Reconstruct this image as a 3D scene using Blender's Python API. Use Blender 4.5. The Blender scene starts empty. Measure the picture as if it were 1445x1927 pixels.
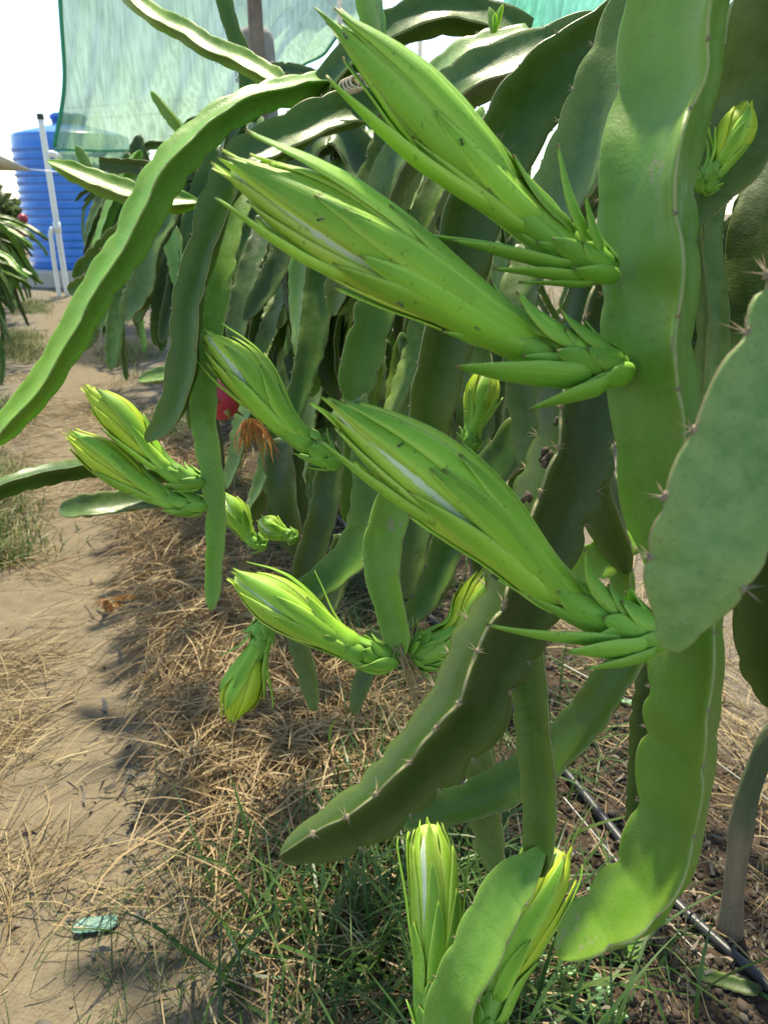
import bpy, math, random
import numpy as np
from mathutils import Vector, Matrix
R_ = math.radians
rng = np.random.default_rng(7)
random.seed(7)
sc = bpy.context.scene
COL = sc.collection

# ------------------------------------------------------------------ camera
F, CX, CY = 1400., 722.5, 963.5            # focal length and centre in photograph pixels
PITCH, HEAD, CAMH = R_(22), R_(22.4), 1.3
cd = bpy.data.cameras.new('camera'); cam = bpy.data.objects.new('camera', cd); COL.objects.link(cam)
cam.location = (0, 0, CAMH)
cam.rotation_euler = (math.pi/2 - PITCH, 0, -HEAD)
cd.sensor_fit = 'VERTICAL'; cd.sensor_height = 24; cd.lens = 24*F/1927
cd.clip_start = .02; cd.clip_end = 600
cd.dof.use_dof = True; cd.dof.focus_distance = .78; cd.dof.aperture_fstop = 7.5
sc.camera = cam
FW = np.array([math.sin(HEAD)*math.cos(PITCH), math.cos(HEAD)*math.cos(PITCH), -math.sin(PITCH)])
RT = np.array([math.cos(HEAD), -math.sin(HEAD), 0.]); UP = np.cross(RT, FW); CP = np.array([0, 0, CAMH])
def at(x, y, d): return CP + FW*d + RT*((x-CX)/F*d) - UP*((y-CY)/F*d)

# ------------------------------------------------------------------ sky, sun, exposure
SUN_AZ, SUN_EL = R_(17), R_(64)
w = bpy.data.worlds.new('World'); sc.world = w; w.use_nodes = True
wn = w.node_tree; bg = wn.nodes['Background']
sky = wn.nodes.new('ShaderNodeTexSky'); sky.sky_type = 'NISHITA'; sky.sun_disc = False
sky.sun_elevation = SUN_EL; sky.sun_rotation = SUN_AZ; sky.dust_density = .4; sky.air_density = .8; sky.ozone_density = 1.0
wn.links.new(sky.outputs[0], bg.inputs[0]); bg.inputs[1].default_value = .15
sd = bpy.data.lights.new('sun', 'SUN'); sd.energy = 3.5; sd.angle = R_(2.2); sd.color = (1, .95, .86)
so = bpy.data.objects.new('sun', sd); COL.objects.link(so)
sv = Vector((math.sin(SUN_AZ)*math.cos(SUN_EL), math.cos(SUN_AZ)*math.cos(SUN_EL), math.sin(SUN_EL)))
so.rotation_euler = sv.to_track_quat('Z', 'Y').to_euler(); so.location = (6, -2, 8)
sc.view_settings.view_transform = 'Standard'; sc.view_settings.look = 'None'
sc.view_settings.exposure = 1.33; sc.view_settings.gamma = 1
try:
    sc.view_settings.use_white_balance = True; sc.view_settings.white_balance_temperature = 7700; sc.view_settings.white_balance_tint = 4
except Exception: pass
try:
    sc.cycles.use_denoising = True; sc.cycles.max_bounces = 5; sc.cycles.diffuse_bounces = 3; sc.cycles.glossy_bounces = 2; sc.cycles.transmission_bounces = 3; sc.cycles.transparent_max_bounces = 8
    sc.cycles.sample_clamp_indirect = 6
except Exception: pass

# ------------------------------------------------------------------ helpers
def mk_mesh(name, V, Q, attrs=None, smooth=True, tris=False):
    V = np.asarray(V, np.float32).reshape(-1, 3); Q = np.asarray(Q, np.int32); k = Q.shape[1]
    me = bpy.data.meshes.new(name)
    me.vertices.add(len(V)); me.vertices.foreach_set('co', V.ravel())
    me.loops.add(Q.size); me.loops.foreach_set('vertex_index', Q.ravel())
    me.polygons.add(len(Q)); me.polygons.foreach_set('loop_start', np.arange(0, Q.size, k, dtype=np.int32))
    me.polygons.foreach_set('loop_total', np.full(len(Q), k, np.int32))
    if smooth: me.polygons.foreach_set('use_smooth', np.ones(len(Q), bool))
    me.update(calc_edges=True)
    for n, a in (attrs or {}).items():
        at_ = me.attributes.new(n, 'FLOAT', 'POINT'); at_.data.foreach_set('value', np.asarray(a, np.float32).ravel())
    me.validate()
    return me
def link(name, me, mat=None, parent=None):
    o = bpy.data.objects.new(name, me); COL.objects.link(o)
    if mat is not None and me is not None and not me.materials: me.materials.append(mat)
    if parent is not None: o.parent = parent; o.matrix_parent_inverse = parent.matrix_basis.inverted()
    return o
def empty(name, loc, label, cat, group=None):
    o = bpy.data.objects.new(name, None); COL.objects.link(o); o.location = loc; o.empty_display_size = .1
    tag(o, label, cat, group); return o
def tag(o, label, cat, group=None):
    o['label'] = label; o['category'] = cat
    if group: o['group'] = group
    return o
def kind(o, k): o['kind'] = k; return o
def catmull(P, n):
    P = np.asarray(P, float); m = len(P)
    if m == 2: P = np.vstack([P[0], P.mean(0), P[1]]); m = 3
    E_ = np.vstack([2*P[0]-P[1], P, 2*P[-1]-P[-2]])
    t = np.linspace(0, m-1, n); i = np.minimum(t.astype(int), m-2); f = (t-i)[:, None]
    a, b, c, d = E_[i], E_[i+1], E_[i+2], E_[i+3]
    return .5*((2*b)+(-a+c)*f+(2*a-5*b+4*c-d)*f**2+(-a+3*b-3*c+d)*f**3)
def resample(P, n):
    s = np.concatenate([[0], np.cumsum(np.linalg.norm(np.diff(P, axis=0), axis=1))])
    t = np.linspace(0, s[-1], n)
    return np.stack([np.interp(t, s, P[:, k]) for k in range(P.shape[1])], 1), s[-1]
def nrm(a): return a/np.maximum(np.linalg.norm(a, axis=-1, keepdims=True), 1e-9)
def tangents(P): return nrm(np.gradient(P, axis=0))
def hash2(i, j, s): 
    h = np.sin(i*127.1+j*311.7+s*74.7)*43758.5453
    return h-np.floor(h)
def vnoise(x, y, s=0):
    i, j = np.floor(x), np.floor(y); f, g = x-i, y-j; f = f*f*(3-2*f); g = g*g*(3-2*g)
    return ((hash2(i, j, s)*(1-f)+hash2(i+1, j, s)*f)*(1-g)+(hash2(i, j+1, s)*(1-f)+hash2(i+1, j+1, s)*f)*g)*2-1
def fbm(x, y, s=0, o=4):
    r = 0; a = 1
    for k in range(o): r = r+a*vnoise(x*2**k, y*2**k, s+k); a *= .5
    return r
def ring_quads(nr, nc):
    i = np.arange(nr-1)[:, None]; j = np.arange(nc)[None]
    a = i*nc+j; b = i*nc+(j+1) % nc
    return np.stack([a, b, b+nc, a+nc], -1).reshape(-1, 4)
def tube_mesh(name, P, r, nc=8, n=None, caps=True):
    P = np.asarray(P, float)
    if n: P, _ = resample(catmull(P, n*3), n)
    T = tangents(P); N = np.zeros_like(T)
    ref = np.array([0, 0, 1.]) if abs(T[0][2]) < .9 else np.array([1., 0, 0])
    N[0] = nrm(np.cross(T[0], ref))
    for i in range(1, len(P)): N[i] = nrm(N[i-1]-T[i]*np.dot(N[i-1], T[i]))
    B = np.cross(T, N); r = np.broadcast_to(np.asarray(r, float), (len(P),))
    a = np.linspace(0, 2*math.pi, nc, endpoint=False)
    V = P[:, None]+r[:, None, None]*(np.cos(a)[None, :, None]*N[:, None]+np.sin(a)[None, :, None]*B[:, None])
    V = V.reshape(-1, 3); Q = ring_quads(len(P), nc)
    if caps:
        k = len(V); V = np.vstack([V, P[0], P[-1]]); j = np.arange(nc); j2 = (j+1) % nc; e = (len(P)-1)*nc
        Q = np.vstack([Q, np.stack([j2, j, np.full(nc, k), np.full(nc, k)], 1), np.stack([e+j, e+j2, np.full(nc, k+1), np.full(nc, k+1)], 1)])
        Qt = Q[-2*nc:, :3]; Q = Q[:-2*nc]
        return join_mesh(name, V, Q, Qt)
    return mk_mesh(name, V, Q)
def join_mesh(name, V, Q, Tq, attrs=None, smooth=True):
    V = np.asarray(V, np.float32); me = bpy.data.meshes.new(name)
    nq, nt = len(Q), len(Tq)
    me.vertices.add(len(V)); me.vertices.foreach_set('co', V.ravel())
    li = np.concatenate([np.asarray(Q, np.int32).ravel(), np.asarray(Tq, np.int32).ravel()])
    me.loops.add(len(li)); me.loops.foreach_set('vertex_index', li)
    me.polygons.add(nq+nt)
    st = np.concatenate([np.arange(nq)*4, nq*4+np.arange(nt)*3]).astype(np.int32)
    me.polygons.foreach_set('loop_start', st)
    me.polygons.foreach_set('loop_total', np.concatenate([np.full(nq, 4), np.full(nt, 3)]).astype(np.int32))
    if smooth: me.polygons.foreach_set('use_smooth', np.ones(nq+nt, bool))
    me.update(calc_edges=True)
    for n, a in (attrs or {}).items():
        x = me.attributes.new(n, 'FLOAT', 'POINT'); x.data.foreach_set('value', np.asarray(a, np.float32).ravel())
    me.validate(); return me
def lathe_mesh(name, prof, nc=32, axis=None):
    prof = np.asarray(prof, float); a = np.linspace(0, 2*math.pi, nc, endpoint=False)
    V = np.stack([prof[:, 0][:, None]*np.cos(a), prof[:, 0][:, None]*np.sin(a), np.repeat(prof[:, 1][:, None], nc, 1)], -1).reshape(-1, 3)
    return mk_mesh(name, V, ring_quads(len(prof), nc))
def box_mesh(name, sx, sy, sz, bev=.0, jitter=0):
    import bmesh
    bm = bmesh.new(); bmesh.ops.create_cube(bm, size=1)
    for v in bm.verts: v.co = Vector((v.co.x*sx, v.co.y*sy, (v.co.z+.5)*sz))
    if bev: bmesh.ops.bevel(bm, geom=bm.edges[:], offset=bev, segments=2, affect='EDGES')
    if jitter:
        for v in bm.verts: v.co += Vector(rng.normal(0, jitter, 3))
    me = bpy.data.meshes.new(name); bm.to_mesh(me); bm.free(); return me

# ------------------------------------------------------------------ materials
class NT:
    def __init__(s, name):
        s.m = bpy.data.materials.new(name); s.m.use_nodes = True; s.t = s.m.node_tree
        s.p = s.t.nodes['Principled BSDF']; s.out = s.t.nodes['Material Output']
    def n(s, typ, **kw):
        o = s.t.nodes.new(typ)
        for k, v in kw.items():
            if isinstance(k, str) and k.startswith('i_'): o.inputs[k[2:].replace('_', ' ')].default_value = v
            else: setattr(o, k, v)
        return o
    def l(s, a, b): s.t.links.new(a, b)
    def attr(s, name): o = s.n('ShaderNodeAttribute'); o.attribute_name = name; return o.outputs['Fac']
    def noise(s, scale, detail=4, vec=None, rough=.55):
        o = s.n('ShaderNodeTexNoise'); o.inputs['Scale'].default_value = scale; o.inputs['Detail'].default_value = detail
        o.inputs['Roughness'].default_value = rough
        s.l(vec if vec is not None else s.coord(), o.inputs['Vector']); return o.outputs['Fac']
    def coord(s, k='Object'):
        if not hasattr(s, '_tc'): s._tc = s.n('ShaderNodeTexCoord')
        return s._tc.outputs[k]
    def mapping(s, scale, vec=None):
        o = s.n('ShaderNodeMapping'); o.inputs['Scale'].default_value = scale; s.l(vec if vec is not None else s.coord(), o.inputs['Vector']); return o.outputs[0]
    def ramp(s, fac, stops):
        o = s.n('ShaderNodeValToRGB'); e = o.color_ramp.elements
        while len(e) < len(stops): e.new(.5)
        for k, (p, c) in enumerate(stops): e[k].position = p; e[k].color = (*c, 1) if not np.isscalar(c) else (c, c, c, 1)
        s.l(fac, o.inputs[0]); return o.outputs[0]
    def mix(s, fac, a, b, mode='MIX'):
        o = s.n('ShaderNodeMix'); o.data_type = 'RGBA'; o.blend_type = mode
        for v, i in ((fac, 0), (a, 6), (b, 7)):
            if hasattr(v, 'links') or hasattr(v, 'is_linked'): s.l(v, o.inputs[i])
            else: o.inputs[i].default_value = v if np.isscalar(v) else (*v, 1)
        return o.outputs[2]
    def math(s, op, a, b=0.):
        o = s.n('ShaderNodeMath'); o.operation = op
        for k, v in enumerate((a, b)):
            if hasattr(v, 'is_linked'): s.l(v, o.inputs[k])
            else: o.inputs[k].default_value = v
        return o.outputs[0]
    def bump(s, h, strength=.3, dist=.01):
        o = s.n('ShaderNodeBump'); o.inputs['Strength'].default_value = strength; o.inputs['Distance'].default_value = dist
        s.l(h, o.inputs['Height']); s.l(o.outputs[0], s.p.inputs['Normal']); return o.outputs[0]
    def col(s, c):
        if hasattr(c, 'is_linked'): s.l(c, s.p.inputs['Base Color'])
        else: s.p.inputs['Base Color'].default_value = (*c, 1)
    def setp(s, **kw):
        for k, v in kw.items(): s.p.inputs[k.replace('_', ' ')].default_value = v
    def translucent(s, colr, fac):
        tr = s.n('ShaderNodeBsdfTranslucent'); mx = s.n('ShaderNodeMixShader'); mx.inputs[0].default_value = fac
        if hasattr(colr, 'is_linked'): s.l(colr, tr.inputs[0])
        else: tr.inputs[0].default_value = (*colr, 1)
        s.l(s.p.outputs[0], mx.inputs[1]); s.l(tr.outputs[0], mx.inputs[2]); s.l(mx.outputs[0], s.out.inputs[0]); return mx
def rnd(t):
    o = t.n('ShaderNodeObjectInfo'); return o.outputs['Random']

def stem_mat(name, c1, c2, bloom, edge=(.34, .30, .17), sss=.0, bloomf=.5):
    t = NT(name); e = t.attr('edge'); wv = t.attr('lobe')
    n1 = t.noise(14, 2); n2 = t.noise(70, 2); n3 = t.noise(420, 1)
    c = t.mix(t.ramp(n1, [(.3, 0.), (.7, 1.)]), c1, c2)
    c = t.mix(t.math('MULTIPLY', t.ramp(n2, [(.38, 0.), (.62, 1.)]), bloomf), c, bloom)
    # young yellower flesh towards the rib margins, darker creases at the nodes
    c = t.mix(t.math('MULTIPLY', t.ramp(e, [(.35, 0.), (.9, 1.)]), .22), c, (.24, .30, .06))
    c = t.mix(t.math('MULTIPLY', t.ramp(wv, [(0., 1.), (.35, 0.)]), .35), c, tuple(np.array(c1)*.7))
    c = t.mix(t.math('MULTIPLY', t.ramp(n3, [(.58, 0.), (.70, 1.)]), .25), c, tuple(np.array(c1)*.45))
    vo = t.n('ShaderNodeTexVoronoi'); vo.inputs['Scale'].default_value = 95; t.l(t.coord(), vo.inputs['Vector'])
    c = t.mix(t.math('MULTIPLY', t.math('MULTIPLY', t.ramp(vo.outputs['Distance'], [(.10, 1.), (.22, 0.)]), t.ramp(n1, [(.48, 0.), (.6, 1.)])), .28), c, tuple(np.array(c1)*.5))
    hv = t.n('ShaderNodeHueSaturation'); t.l(c, hv.inputs['Color'])
    r = rnd(t); t.l(t.math('MULTIPLY_ADD', r, .4), hv.inputs['Value']); 
    hv.inputs['Value'].default_value = 1
    mm = hv.inputs['Value'].links[0].from_node; mm.inputs[2].default_value = .8
    c = hv.outputs[0]
    c = t.mix(t.math('MULTIPLY', t.ramp(e, [(.985, 0.), (.997, 1.)]), t.ramp(n2, [(.25, .35), (.6, 1.)])), c, edge)     # thin corky margin
    big = t.noise(4.5, 1); c = t.mix(t.math('MULTIPLY', t.ramp(big, [(.5, 0.), (.72, 1.)]), .35), c, tuple(np.array(c2)*np.array([1.7, 1.15, .8])))
    c = t.mix(t.math('MULTIPLY', t.ramp(big, [(.28, 1.), (.45, 0.)]), .4), c, tuple(np.array(c1)*.62))
    scar = t.noise(13, 4, rough=.8)
    c = t.mix(t.math('MULTIPLY', t.ramp(scar, [(.655, 0.), (.70, 1.)]), .65), c, (.23, .20, .12))
    t.col(c); t.setp(Roughness=.42, Subsurface_Weight=sss, Subsurface_Scale=.012, Specular_IOR_Level=.3)
    t.p.inputs['Subsurface Radius'].default_value = (.5, 1., .15)
    t.l(t.ramp(n2, [(.3, .32), (.8, .55)]), t.p.inputs['Roughness'])
    h = t.math('ADD', t.math('MULTIPLY', n2, .6), t.math('MULTIPLY', n3, .3))
    t.bump(h, .16, .005)
    return t.m
M = {}
M['mid'] = stem_mat('stem_mid_green', (0.0305, 0.0869, 0.0083), (0.0518, 0.1283, 0.0131), (0.0914, 0.1656, 0.0328), bloomf=.22)
M['blue'] = stem_mat('stem_glaucous', (0.0395, 0.0900, 0.0191), (0.0647, 0.1291, 0.0282), (0.1223, 0.1877, 0.0619), bloomf=.3)
M['lime'] = stem_mat('stem_lime', (0.0857, 0.1985, 0.0171), (0.1324, 0.2707, 0.0228), (0.1714, 0.2978, 0.0522), sss=.25, bloomf=.22)
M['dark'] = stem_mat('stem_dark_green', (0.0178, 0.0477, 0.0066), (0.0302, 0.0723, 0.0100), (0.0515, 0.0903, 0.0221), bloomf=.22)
M['broad'] = stem_mat('stem_broad_green', (0.0820, 0.2100, 0.0224), (0.1250, 0.2800, 0.0336), (0.1900, 0.3300, 0.0720), sss=.2, bloomf=.28)
M['waxy'] = stem_mat('stem_waxy_green', (0.0966, 0.1978, 0.0517), (0.1380, 0.2576, 0.0662), (0.2300, 0.3312, 0.1192), edge=(.20, .14, .09))

def flat_mat(name, c1, c2, scale, rough=.7, bump=.3, bd=.005, metal=0, detail=5):
    t = NT(name); n = t.noise(scale, detail); t.col(t.mix(t.ramp(n, [(.3, 0.), (.7, 1.)]), c1, c2)); t.setp(Roughness=rough, Metallic=metal)
    if bump: t.bump(t.noise(scale*3, 4), bump, bd)
    return t.m
def bract_mat(name, base, mid, tip, margin, trans, edgebrown=.9, rough=.47):
    t = NT(name); u = t.attr('u'); v = t.attr('v')
    n = t.noise(40, 1); st = t.noise(220, 1)
    c = t.ramp(u, [(0., base), (.45, mid), (.72, tuple(.6*np.array(mid)+.4*np.array(tip))), (.95, tip)])
    c = t.mix(t.math('MULTIPLY', t.ramp(v, [(.4, 0.), (.95, 1.)]), .9), c, margin)
    c = t.mix(t.math('MULTIPLY', t.ramp(v, [(.1, 1.), (.55, 0.)]), .5), c, tuple(np.array(mid)*np.array([.55, .72, .7])))
    c = t.mix(t.math('MULTIPLY', n, .35), c, tuple(np.array(mid)*1.25))
    hv = t.n('ShaderNodeHueSaturation'); t.l(c, hv.inputs['Color']); t.l(t.math('MULTIPLY_ADD', rnd(t), .35), hv.inputs['Value'])
    hv.inputs['Value'].links[0].from_node.inputs[2].default_value = .85
    c = t.mix(t.ramp(u, [(edgebrown, 0.), (min(edgebrown+.06, 1), 1.)]), hv.outputs[0], (.16, .07, .04)) if edgebrown < 1 else hv.outputs[0]
    cx = t.n('ShaderNodeCombineXYZ'); t.l(t.math('MULTIPLY', v, 16), cx.inputs[0]); t.l(t.math('MULTIPLY', u, 1.6), cx.inputs[1]); t.l(t.math('MULTIPLY', rnd(t), 30), cx.inputs[2])
    ve = t.noise(1., 2, vec=cx.outputs[0]); sp_ = t.noise(260, 1)
    c = t.mix(t.math('MULTIPLY', t.ramp(ve, [(.42, 1.), (.62, 0.)]), .32), c, tuple(np.array(mid)*np.array([.6, .74, .6])))
    c = t.mix(t.math('MULTIPLY', t.ramp(sp_, [(.68, 0.), (.76, 1.)]), .5), c, (.10, .12, .03))
    t.col(c); t.setp(Roughness=rough, Specular_IOR_Level=.35); t.bump(t.math('ADD', t.math('MULTIPLY', n, .5), t.math('ADD', t.math('MULTIPLY', st, .2), t.math('MULTIPLY', ve, .6))), .25, .003)
    t.translucent(c, trans)
    return t.m
M['scale'] = bract_mat('bud_scale', (.17, .37, .045), (.19, .41, .05), (.10, .26, .03), (.28, .47, .09), .10, .93)
M['bract'] = bract_mat('bud_bract', (.27, .50, .065), (.31, .58, .055), (.035, .15, .015), (.48, .70, .13), .24, .955)
M['tepal'] = bract_mat('bud_tepal', (.52, .72, .16), (.42, .64, .07), (.40, .58, .05), (.62, .78, .18), .28, .985)
M['petal'] = bract_mat('bud_petal', (.55, .68, .30), (.68, .76, .52), (.72, .78, .56), (.64, .74, .36), .20, 1.)
M['core'] = (lambda t: (t.col(t.ramp(t.attr('u'), [(.0, (.17, .37, .045)), (.22, (.22, .43, .055)), (.42, (.40, .60, .09)), (1., (.46, .62, .14))])), t.setp(Roughness=.5), t.m)[-1])(NT('bud_core'))
M['tepal_y'] = bract_mat('bud_tepal_yellow', (.40, .62, .06), (.46, .62, .045), (.44, .56, .03), (.64, .70, .07), .26, .975)
M['areole'] = flat_mat('areole_felt', (.16, .12, .075), (.36, .30, .21), 900, .95, .5, .001)
M['thorn'] = flat_mat('thorn_brown', (.14, .09, .06), (.30, .20, .12), 500, .6, 0)

# ------------------------------------------------------------------ ground
MOUND = (.40, 2.05)
def hz(x, y):
    x = np.asarray(x, float); y = np.asarray(y, float)
    near = np.exp(-(np.hypot(x, y-3)/14)**2)
    h = .022*fbm(x*1.3, y*1.3, 1, 3)+.006*fbm(x*7, y*7, 5, 3)*near+.0025*fbm(x*30, y*30, 9, 2)*near
    path = np.exp(-((x+.20-.025*np.clip(y, 0, 9)+.05*np.sin(y*.8))/.27)**4)
    h = h*(1-.65*path)-.025*path
    h += .005*path*np.sin(2*math.pi*(y+.06*vnoise(x*3, y*3, 3))/.21)*near
    h += .085*np.exp(-((x-.40)/.24)**2)*(1/(1+np.exp(-(y-1.25)*6)))*(1/(1+np.exp((y-3.4)*2)))
    h += .045*np.exp(-((x-1.0)/.5)**4)
    cl = np.exp(-((x-.85)/.35)**2-((y-.8)/.7)**2)
    h += .012*np.abs(fbm(x*16, y*16, 13, 3))*cl
    return h
def axis_grid(lo, hi, flo, fhi, fine):
    mid = np.arange(flo, fhi+1e-6, fine); s = fine; a = []; v = flo
    while v > lo: s *= 1.18; v -= s; a.append(v)
    b = []; v = mid[-1]; s = fine
    while v < hi: s *= 1.18; v += s; b.append(v)
    return np.concatenate([a[::-1], mid, b])
gx = axis_grid(-300, 300, -.9, 1.9, .016); gy = axis_grid(-40, 400, .3, 4.4, .016)
X, Y = np.meshgrid(gx, gy); Z = hz(X, Y)
nx, ny = len(gx), len(gy); i = np.arange(ny-1)[:, None]; j = np.arange(nx-1)[None]
q = np.stack([i*nx+j, i*nx+j+1, (i+1)*nx+j+1, (i+1)*nx+j], -1).reshape(-1, 4)
soil = np.clip(np.exp(-((X-1.0)/.42)**4)*1/(1+np.exp((Y-6)*1)), 0, 1)
pathm = np.exp(-((X+.20-.025*np.clip(Y, 0, 9)+.05*np.sin(Y*.8))/.33)**4)
gm = mk_mesh('ground', np.stack([X, Y, Z], -1), q, {'soil': soil, 'path': pathm})
t = NT('ground_earth'); so_, pa = t.attr('soil'), t.attr('path')
n1 = t.noise(2.2, 4); n2 = t.noise(25, 3); n3 = t.noise(160, 2)
tan = t.mix(t.ramp(n2, [(.3, 0.), (.7, 1.)]), (.150, .122, .080), (.205, .168, .112))
tan = t.mix(t.math('MULTIPLY', t.ramp(n3, [(.45, 0.), (.7, 1.)]), .5), tan, (.12, .09, .058))
brn = t.mix(t.ramp(n2, [(.3, 0.), (.7, 1.)]), (.030, .022, .016), (.075, .054, .037))
brn = t.mix(t.math('MULTIPLY', t.ramp(n3, [(.5, 0.), (.75, 1.)]), .6), brn, (.13, .098, .068))
hum = t.mix(t.ramp(n3, [(.3, 0.), (.7, 1.)]), (.10, .085, .065), (.22, .19, .145))
c = t.mix(t.ramp(t.math('ADD', pa, t.math('MULTIPLY', t.math('SUBTRACT', n1, .5), .6)), [(.25, 0.), (.6, 1.)]), hum, tan)
c = t.mix(t.ramp(t.math('ADD', so_, t.math('MULTIPLY', t.math('SUBTRACT', n1, .5), .5)), [(.35, 0.), (.6, 1.)]), c, brn)
t.col(c); t.setp(Roughness=.95, Specular_IOR_Level=.15)
t.bump(t.math('ADD', n3, n2), .6, .008)
kind(link('ground', gm, t.m), 'structure')

# ------------------------------------------------------------------ far setting: tank, plinth, pipes, wires, trees, nets
def place(o, loc, rz=0): o.location = loc; o.rotation_euler = (0, 0, rz); return o
TX, TY = .52, 17.0                                            # water tank
M['tank'] = (lambda t: (t.col(t.mix(t.ramp(t.noise(3, 4), [(.3, 0.), (.7, 1.)]), (.015, .16, .60), (.035, .23, .72))), t.setp(Roughness=.28, Coat_Weight=.3), t.m)[-1])(NT('tank_blue_plastic'))
M['tank_lid'] = flat_mat('tank_lid_plastic', (.02, .12, .46), (.03, .16, .55), 5, .45, 0)
M['concrete'] = flat_mat('concrete_grey', (.20, .19, .17), (.31, .295, .265), 14, .95, .8, .01)
M['pvc'] = flat_mat('white_pvc', (.74, .75, .74), (.82, .82, .80), 6, .35, 0)
M['black'] = flat_mat('black_plastic', (.02, .022, .025), (.04, .042, .045), 30, .4, .1)
tk = empty('water_tank', (TX, TY, 0), 'tall ribbed blue plastic water tank standing on a concrete plinth', 'water tank')
Hp = .26; TR, TH = 1.07, 2.36
prof = [(0.02, Hp), (TR*.97, Hp), (TR, Hp+.06)]
z = Hp+.12; k = 0
ribs = []
while z < Hp+TH-.25:
    big = (k % 4 == 3)
    prof += [(TR, z), (TR+(.035 if big else .022), z+.02), (TR+(.035 if big else .022), z+.05), (TR, z+.07)]
    z += .155 if k % 2 else .125; k += 1
prof += [(TR, Hp+TH-.1), (TR*.985, Hp+TH)]
o = link('body', lathe_mesh('tank_body', prof, 64), M['tank'], tk); o.matrix_parent_inverse = Matrix(); 
o = link('shoulder', lathe_mesh('tank_shoulder', [(TR*.985, Hp+TH), (TR*.95, Hp+TH+.03), (.38, Hp+TH+.19), (.34, Hp+TH+.2)], 64), M['tank'], tk); o.matrix_parent_inverse = Matrix()
ld = link('lid', lathe_mesh('tank_lid', [(.30, Hp+TH+.19), (.30, Hp+TH+.30), (.33, Hp+TH+.30), (.33, Hp+TH+.36), (.27, Hp+TH+.40), (.001, Hp+TH+.42)], 40), M['tank_lid'], tk); ld.matrix_parent_inverse = Matrix()
o = place(link('tank_plinth', box_mesh('tank_plinth', 3.0, 2.7, Hp+.03, .02), flat_mat('plinth_concrete', (.40, .38, .34), (.52, .50, .46), 5, .9, .3, .006)), (TX+.1, TY, -.03)); tag(o, 'low grey concrete plinth carrying the blue tank', 'plinth')
pp = empty('standpipe', (.03, 14.0, 0), 'tall white plastic standpipe with black cap in front of the blue tank', 'pipe')
for nm, P, r, m in (('pipe', [(0, 0, -.05), (0, 0, 1.), (0, 0, 2.64)], .046, 'pvc'), ('cap', [(0, 0, 2.62), (0, 0, 2.70)], .054, 'black'),
                    ('coupling', [(0, 0, .98), (0, 0, 1.14)], .057, 'pvc'),
                    ('return_pipe', [(-.13, -.02, -.05), (-.13, -.02, .55), (-.12, -.01, .8), (-.12, 0, .95), (-.07, 0, 1.06)], .036, 'pvc'),
                    ('elbow', [(0, 0, 2.12), (.10, .0, 2.14), (.20, .02, 2.08)], .05, 'pvc')):
    o = link(nm, tube_mesh('pipe_'+nm, P, r, 14, n=(24 if len(P) > 2 else None)), M[m], pp); o.matrix_parent_inverse = Matrix()
for a, b, lab in (((-30, 215), (900, 120), 'uppermost'), ((-30, 236), (900, 150), 'middle'), ((-30, 281), (900, 190), 'lowest')):
    A_, B_ = at(a[0], a[1], 55), at(b[0], b[1], 80); mid = (A_+B_)/2-np.array([0, 0, .5])
    tag(link('power_line', tube_mesh('power_line', [A_, mid, B_], .02, 5, n=24), M['black']), '%s of the three thin dark power lines crossing the pale sky' % lab, 'power line', 'power lines')

def leaf_cloud(name, C, n, size, spread, mat, parent=None, seed=1):
    g = np.random.default_rng(seed); C = np.asarray(C); idx = g.integers(0, len(C), n)
    P = C[idx]+nrm(g.normal(size=(n, 3)))*spread*g.random((n, 1))**.4
    d = nrm(g.normal(size=(n, 3))+np.array([0, 0, -.3])); s = nrm(np.cross(d, g.normal(size=(n, 3)))); L = size*(.6+.8*g.random((n, 1)))
    V = np.stack([P, P+d*L*.5+s*L*.28, P+d*L, P+d*L*.5-s*L*.28], 1).reshape(-1, 3)
    return link(name, mk_mesh(name, V, np.arange(4*n).reshape(-1, 4), smooth=False), mat, parent)
def leafm(name, c1, c2, tr=.3):
    t = NT(name); g_ = t.n('ShaderNodeNewGeometry'); c = t.mix(g_.outputs['Random Per Island'], c1, c2); t.col(c); t.setp(Roughness=.55); t.translucent(c, tr); return t.m
M['leaf'] = leafm('tree_foliage', (.05, .085, .03), (.12, .17, .05))
M['bark'] = flat_mat('bark', (.10, .08, .06), (.2, .17, .13), 12, .9, .6)
for k, (x, y, h, lab) in enumerate([(-2.1, 28.5, 2.3, 'hazy green tree at the left edge beyond the blue tank'),
                                    (3.5, 33, 3.4, 'low green tree showing under the net right of the tank'),
                                    (6.5, 36, 3.9, 'bushy green tree far behind the arching cactus row'),
                                    (-9, 42, 4.5, 'broad far tree beyond the left cactus row')]):
    T_ = empty('tree', (x, y, 0), lab, 'tree')
    link('trunk', tube_mesh('trunk', [(x, y, -.1), (x+.1, y, h*.3), (x, y+.1, h*.6)], [.14, .11, .06], 9), M['bark'], T_)
    g = np.random.default_rng(k+40); C = np.array([x, y, h*.62])+g.normal(size=(26, 3))*np.array([h*.28, h*.28, h*.16])
    leaf_cloud('crown', C, 3200, .26, h*.17, M['leaf'], T_, k)

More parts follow.
